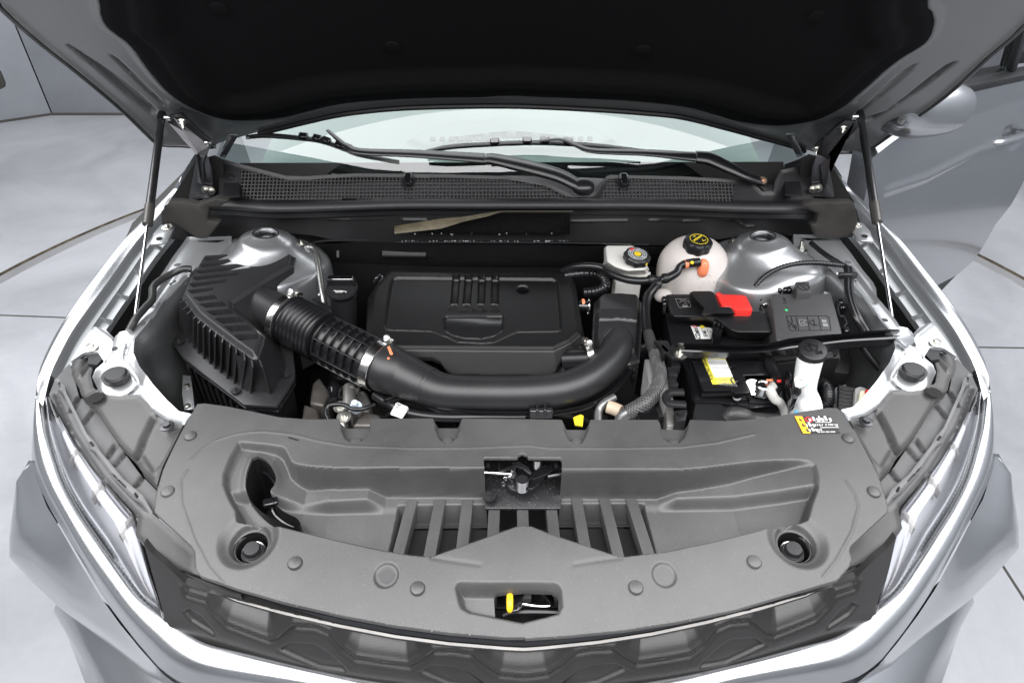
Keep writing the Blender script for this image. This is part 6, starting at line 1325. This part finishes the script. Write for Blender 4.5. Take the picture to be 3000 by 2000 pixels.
# terminal clamp
TM = thing('battery_terminal', 'silver battery terminal clamp with wrapped earth cable on the front battery', 'terminal', PZ(BT(1280, 1330), .86))
finish(lathe(PZ(BT(1278, 1325), .878), EZ, [(.017, 0), (.0165, .001), (.0155, .020), (.0135, .022), (.010, .0222), (.0098, .020), (0, .020)], 28), 'post', M_STEEL, TM)
finish(prism(pz(BT, .884, (1185, 1258), (1240, 1252), (1310, 1268), (1318, 1330), (1250, 1330), (1190, 1300)), depth=.012, bevel=.003), 'clamp', M_ZINC, TM)
finish(bmesh_bolt(PZ(BT(1215, 1288), .888), (-.3, -.6, .7), .009, .010), 'nut', M_ZINC, TM)
finish(prism(pz(BT, .896, (1310, 1245), (1330, 1232), (1370, 1238), (1395, 1270), (1380, 1300), (1330, 1302), (1312, 1280)), depth=.012, bevel=.004), 'cable_lug', M_WHITE, TM)
finish(tube(hz((1370, 1275, .90), (1345, 1310, .897), (1375, 1370, .885), (1410, 1395, .88), (1435, 1440, .86), (1445, 1490, .84)), [.007, .009, .009, .008, .008, .008], 12, 50, flat=.6), 'wrapped_cable', mat('white_wrap', (.42, .41, .39), .5, bump=.8, bscale=50, bigvar=.15, varscale=40), TM, angle=60)
finish(box(PZ(BT(1338, 1238), .903), EX, EY, EZ, .012, .005, .002, .0005), 'orange_tab', M_ORG, TM)
finish(tube(hz((1330, 1090, .905), (1350, 1150, .90), (1375, 1200, .90), (1385, 1240, .90)), [.010, .012, .010, .012], 12, 30), 'cable', M_RUBS, TM)
finish(prism(pz(BT, .893, (1385, 1265), (1420, 1262), (1436, 1310), (1400, 1318)), depth=.02, bevel=.002), 'fuse_block', M_GLOSS, TM)
finish(box(PZ(BT(1405, 1245), .903), EX, EY, EZ, .008, .005, .005, .001), 'red_pin', M_RED, TM)
# ---- washer filler
WF_ = thing('washer_filler_neck', 'white washer fluid filler neck with tilted black cap at the front right', 'filler neck', PZ(BT(1590, 1450), .80))
wc = PZ(BT(1640, 1035), .985); wb = PZ(BT(1600, 1260), .915); wa = (wc-wb)/np.linalg.norm(wc-wb)
wax = A3(-.10, -.22, 1); wax /= np.linalg.norm(wax)
wp = [(PZ(BT(1585, 1520), .82), .030), (PZ(BT(1590, 1440), .85), .031), (PZ(BT(1590, 1380), .875), .027), (PZ(BT(1586, 1320), .895), .0215), (PZ(BT(1590, 1260), .917), .0205), (PZ(BT(1606, 1170), .945), .0215), (PZ(BT(1626, 1080), .973), .0225)]
finish(tube([p for p, _ in wp], [r for _, r in wp], 36, 60), 'neck', mat('neck_white', (.86, .87, .86), .35, sss=.3), WF_, angle=70)
finish(lathe(wc-wax*.012, wax, [(.0215, -.004), (.0245, -.002), (.0252, .014), (.0240, .018), (.0215, .0195), (0, .0195)], 48), 'cap', M_BLK, WF_, angle=40)
wu = A3(1, 0, .1); wu -= wax*np.dot(wu, wax); wu /= np.linalg.norm(wu); wv = np.cross(wax, wu)
finish(box(wc+wu*.024-wv*.010-wax*.002, wu, wv, wax, .018, .014, .006, .002), 'cap_tab', M_BLK, WF_)
def cm(pts, w=.0013):
    b = bmesh.new()
    for (x0, y0), (x1, y1) in zip(pts[:-1], pts[1:]):
        p, q = wc+wax*.0077+wu*x0+wv*y0, wc+wax*.0077+wu*x1+wv*y1; d = q-p; n = np.linalg.norm(d); d /= n; box((p+q)/2, d, np.cross(wax, d), wax, n+w, w, .0012, 0, b)
    finish(b, 'cap_symbol', M_GLOSS, WF_)
cm([(-.015, .004), (-.011, -.004), (.005, -.004), (.009, .006), (-.002, .0085), (-.012, .0065), (-.015, .004)]); cm([(-.006, .004), (-.002, .010)]); cm([(-.003, -.004), (-.005, .010), (-.009, .014)]); cm([(-.004, .010), (.0, .014)]); cm([(.002, -.012), (.002, -.007), (.012, -.007), (.012, -.012), (.002, -.012)]); cm([(.006, -.012), (.006, -.007)]); cm([(.009, -.012), (.009, -.007)])
finish(prism(pz(BT, .932, (1512, 1240), (1560, 1228), (1605, 1240), (1610, 1270), (1560, 1285), (1520, 1275)), depth=.004, bevel=.0015), 'mount_tab', MATS['neck_white'], WF_)
finish(bmesh_bolt(PZ(BT(1563, 1245), .934), (0, -.2, 1), .0075, .007), 'bolt', M_WHITE, WF_)
finish(box(PZ(BT(1592, 1268), .9335), A3(.8, -.5, 0), A3(.5, .8, 0), EZ, .008, .003, .0006), 'green_mark', M_GRN, WF_)
finish(lathe(PZ(BT(1530, 1450), .862)+A3(0, -.006, 0), A3(-.4, -.8, .5), [(.006, 0), (.004, .001), (0, .0012)], 16), 'blue_fluid_stain', mat('blue_fluid', (.10, .45, .70), .3), WF_)
WB = thing('filler_bracket', 'black bracket holding the white washer filler neck', 'bracket', PZ(BT(1500, 1300), .82))
finish(prism(pz(BT, .925, (1450, 1170), (1480, 1165), (1500, 1200), (1495, 1230), (1470, 1225)), depth=.03, bevel=.003), 'upper_arm', M_GLOSS, WB)
finish(prism(pz(BT, .918, (1478, 1248), (1515, 1250), (1530, 1275), (1600, 1275), (1612, 1270), (1600, 1284), (1520, 1290), (1565, 1300), (1562, 1330), (1535, 1362), (1500, 1376), (1490, 1300)), depth=.03, bevel=.003), 'lower_arm', M_GLOSS, WB)
# ---- finned control unit and its brackets
CU = thing('control_unit', 'finned aluminium control unit standing beside the front battery', 'control unit', PZ(BT(530, 1300), .78))
M_AL = mat('unit_alu', (.40, .40, .39), .45, metal=.7, bump=.4, bscale=300)
for k in range(9):
    x0 = 455-3.2*k; y0 = 1092+26*k
    finish(prism(pz(BT, .885-.004*k, (x0, y0), (x0+45+k*3, y0-4), (x0+72, y0+170-10*k), (x0+26, y0+174-10*k)), depth=.012, bevel=.001), 'fin', M_AL, CU)
finish(prism(pz(BT, .888, (470, 1090), (505, 1088), (600, 1130), (640, 1280), (665, 1400), (600, 1430), (560, 1330), (480, 1250)), depth=.05, bevel=.003), 'housing', M_AL, CU)
finish(prism(pz(BT, .892, (585, 1135), (605, 1133), (622, 1160), (615, 1200), (600, 1190)), depth=.01, bevel=.002), 'boss', M_STEEL, CU)
finish(prism(pz(BT, .885, (605, 1445), (660, 1430), (672, 1520), (668, 1560), (612, 1565)), depth=.06, bevel=.003), 'foot', M_ALU, CU)
finish(tube([PZ(BT(x, y), .90) for x, y in ((730, 1325), (650, 1325), (618, 1335), (608, 1365), (625, 1398), (670, 1408), (745, 1412))], .0085, 10, 50, flat=.7), 'clip_hook', M_BLK, CU)
finish(prism(pz(BT, .898, (665, 1448), (755, 1440), (760, 1460), (745, 1520), (670, 1530)), depth=.05, bevel=.003), 'clip_box', M_BLK, CU)
finish(lathe(PZ(BT(708, 1480), .899), EZ, [(.005, 0), (.0045, .003), (0, .003)], 14), 'clip_rivet', M_DSTEEL, CU)
for x, y in ((620, 1140), (625, 1210), (640, 1080)): finish(prism(pz(BT, .90, (x, y), (x+25, y), (x+70, y+45), (x+68, y+68), (x+5, y+66)), depth=.02, bevel=.002), 'web', M_BLK, CU)
finish(prism(pz(BT, .87, (400, 1440), (440, 1360), (560, 1340), (590, 1500), (420, 1540)), depth=.03, bevel=.003), 'connector', M_GLOSS, CU)
# ---- right-hand wiring
def cord(nm, lab, cat, pts, r, m=M_RUBS, corr=0, n=120):
    w = catmull([np.r_[p, 0] for p in hz(*pts)], n)[:, :3]; rr2 = [r*(1+corr*math.cos(k*1.6)) for k in range(n)]
    return tagp(finish(tube(w, rr2, 12, None, smooth=False), nm, m), lab, cat)
mat('braid', (.03, .03, .03)); cord('wiring_conduit', 'thin ribbed black conduit arching over the right strut tower', 'conduit', ((1180, 670, .90), (1220, 600, .925), (1300, 510, .95), (1400, 450, .965), (1520, 418, .97), (1650, 410, .97), (1780, 420, .965), (1870, 432, .96)), .0055, corr=.10, n=150)
cord('washer_tube', 'short black hose from the corner plate to the right hand conduit', 'hose', ((1630, 268, .965), (1690, 320, .965), (1760, 370, .965), (1850, 425, .962)), .0058)
cord('wiring_loom', 'pair of black wires running down the right inner rail', 'wiring', ((1880, 440, .962), (1888, 500, .96), (1885, 600, .955), (1905, 700, .95), (1945, 800, .94), (2000, 890, .92)), .0065)
cord('wiring_loom', 'outer black wire beside the pair on the right inner rail', 'wiring', ((1905, 445, .962), (1915, 500, .96), (1912, 600, .955), (1930, 700, .95), (1970, 790, .94), (2030, 890, .92)), .0055)
cord('wiring_loom', 'black cable sloping down past the right apron below the brace', 'wiring', ((1990, 1000, .90), (2060, 1090, .88), (2130, 1180, .86), (2171, 1250, .84)), .006)
tagp(finish(box(PZ(BT(1890, 500), .965), EX, EY, EZ, .040, .010, .014, .002), 'wire_clip', M_BLK), 'black clip holding the wires beside the tape on the right tower', 'clip')
cord('bellows_pipe', 'ribbed black pipe curling behind the washer filler neck', 'hose', ((1660, 1250, .86), (1720, 1265, .86), (1750, 1320, .855), (1750, 1390, .85), (1700, 1430, .84)), .011, corr=.12, n=70)
cord('braided_loom', 'braided black loom tucked behind the cover in front of the front battery', 'wiring', ((1040, 1510, .85), (1080, 1480, .86), (1150, 1490, .86), (1230, 1520, .85), (1400, 1530, .85)), .015, MATS['braid'])
cord('brown_connector', 'tan plastic connector beside the end of the smooth duct', 'connector', ((195, 1425, .84), (240, 1440, .84), (285, 1460, .84)), .013, mat('tan', (.45, .36, .27), .5), n=12)
cord('metal_pipe', 'grey metal pipe rising beside the tan connector', 'pipe', ((240, 1360, .84), (170, 1400, .84), (130, 1460, .83), (125, 1560, .82)), .008, MATS['pipe_grey'])
tagp(finish(prism(pz(EC, .83, (1640, 1500), (1690, 1480), (1712, 1490), (1705, 1560), (1650, 1550)), depth=.003, bevel=0), 'yellow_tag', M_YPRINT), 'yellow warning tag half hidden under the duct', 'tag')
YT = PZ(EC(1680, 1500), .8315)
# ---- headlamp back with red bulb, right
for nm, vw_, sg, lab in (('lamp_back', BT, 1, 'grey lamp housing with red clip behind the right rail'),):
    LB = thing('lamp_module', lab, 'lamp module', PZ(BT(2000, 1400), .82))
    finish(prism(pz(BT, .875, (1940, 1290), (1975, 1272), (2020, 1285), (2068, 1330), (2060, 1370), (1990, 1470), (1930, 1500)), depth=.06, bevel=.006), 'housing', mat('lampgrey', (.30, .30, .29), .4), LB)
    finish(prism(pz(BT, .885, (1975, 1310), (2010, 1300), (2030, 1340), (1990, 1420), (1965, 1400)), depth=.02, bevel=.004), 'bulb_holder', mat('ivory', (.70, .66, .52), .4), LB)
    finish(prism(pz(BT, .89, (2015, 1300), (2045, 1300), (2055, 1335), (2025, 1340)), depth=.01, bevel=.002), 'red_clip', M_RED, LB)
    for k in range(7): finish(box(PZ(BT(1890, 1310+k*28), .86), A3(.3, .95, 0), A3(.95, -.3, 0), EZ, .010, .036, .012, .001), 'rib', M_DARK, LB)
    finish(prism(pz(BT, .84, (1800, 1290), (1880, 1260), (1890, 1300), (1850, 1420), (1790, 1450)), depth=.03, bevel=.003), 'side_panel', M_PAINTI, LB)
PB = thing('apron_bracket', 'pale steel bracket with two rivets below the air filter box', 'bracket', PZ(AB(240, 1300), .78))
finish(prism(pz(AB, .80, (205, 1200), (262, 1206), (275, 1300), (290, 1440), (215, 1445), (200, 1330)), depth=.004, bevel=.001), 'plate', M_PAINTI, PB)
for x, y in ((235, 1278), (240, 1420)): finish(lathe(PZ(AB(x, y), .801), EZ, [(.0065, 0), (.006, .002), (.003, .003), (0, .003)], 16), 'rivet', M_ZINC, PB)
# ---- wiring and casting near the left
CA = thing('gearbox_casting', 'bare aluminium casting with bolts below the ribbed hose', 'casting', PZ(AB(1380, 1400), .72))
Zc = .80
for P in (((1290, 1280), (1350, 1265), (1380, 1290), (1375, 1400), (1330, 1440), (1285, 1400)), ((1360, 1290), (1420, 1290), (1430, 1420), (1390, 1460), (1355, 1440)), ((1430, 1300), (1500, 1310), (1540, 1400), (1500, 1500), (1430, 1480)), ((1120, 1260), (1170, 1210), (1250, 1330), (1200, 1420), (1100, 1400)), ((1060, 1400), (1160, 1440), (1180, 1560), (1040, 1560)), ((1300, 1440), (1360, 1480), (1350, 1560), (1290, 1540)), ((1480, 1450), (1600, 1480), (1640, 1560), (1400, 1560))):
    finish(prism(pz(AB, Zc+.01*((P[0][0]//7) % 3), *P), depth=.08, bevel=.006, segs=3), 'casting', M_ALU if P[0][0] > 1250 and P[0][0] < 1470 else mat('dusty_casting', (.13, .12, .11), .5, metal=.7, bump=.5, bscale=120, bigvar=.4, varscale=25), CA, angle=50)
for x, y in ((1410, 1300), (1345, 1500), (1320, 1430)): finish(bmesh_bolt(PZ(AB(x, y), Zc+.022), (0, -.3, 1), .008, .010), 'bolt', M_ZINC, CA)
finish(tube([PZ(AB(1385, 1290), Zc+.02), PZ(AB(1385, 1430), Zc+.02)], .013, 16, 8), 'boss', M_ALU, CA)
finish(lathe(PZ(AB(1435, 1440), Zc+.02), (0, -.3, 1), [(.012, 0), (.012, .01), (.006, .012), (.006, .025), (0, .026)], 14), 'sensor', mat('pale_blue', (.5, .58, .66), .4), CA)
tagp(finish(tube([PZ(AB(x, y), z) for x, y, z in ((1240, 1520, .83), (1220, 1470, .835), (1235, 1425, .84), (1290, 1410, .845), (1350, 1415, .845), (1400, 1440, .84), (1480, 1440, .84), (1560, 1410, .835))], .0045, 10, 60), 'wiring_loom', M_RUBS), 'thin black wire looping over the aluminium casting', 'wiring')
tagp(finish(tube([PZ(AB(x, y), .82) for x, y in ((1282, 1270), (1282, 1310), (1280, 1350), (1285, 1395))], [.012, .015, .012, .014], 12, 30), 'black_connector', M_GLOSS), 'black ribbed connector left of the aluminium casting', 'connector')
TG = thing('cable_tag', 'white tag hanging on a cable in front of the duct', 'tag', PZ(EC(410, 1440), .80))
finish(prism(pz(EC, .835, (385, 1400), (398, 1394), (470, 1425), (474, 1440), (432, 1504), (425, 1507), (350, 1480), (347, 1470)), depth=.0015, bevel=.0004), 'tag_card', M_LABEL, TG)
finish(tube([PZ(EC(390, 1415), .838), PZ(EC(468, 1445), .838)], .004, 10, 6), 'tag_fold', M_LABEL, TG)
b = bmesh.new()
for x, y in ((398, 1408), (404, 1418), (396, 1428), (412, 1412)): box(PZ(EC(x, y), .8435), A3(.9, -.4, 0), A3(.4, .9, 0), EZ, .005, .0012, .0004, 0, b)
finish(b, 'tag_print', M_BPRINT, TG)
tagp(finish(tube([PZ(EC(x, y), .825) for x, y in ((240, 1340), (330, 1400), (480, 1470), (700, 1500), (1000, 1500), (1300, 1500))], .010, 10, 60), 'wiring_loom', M_RUBS), 'dark loom running under the front of the duct', 'wiring')
for (x, y) in ((1305, 360),): tagp(finish(tube([PZ(AB(1303, 330), .90), PZ(AB(1303, 380), .895)], .004, 8, 6), 'stud', M_STEEL), 'small steel stud on the dark rear wall above the oil filler', 'stud')
# wiring harness on the left rail
tagp(finish(tube([PZ(ML(x, y), z) for x, y, z in ((1100, 565, .962), (1050, 565, .965), (990, 590, .962), (920, 630, .962), (880, 670, .962), (872, 740, .96), (830, 790, .958), (780, 850, .955), (742, 918, .945))], .0075, 12, 80), 'wiring_loom', mat('loom_tape', (.02, .02, .02), .35, bump=1., bscale=70)), 'taped black loom lying on the left inner rail', 'wiring')
# dark floor of the bay seen in the corners
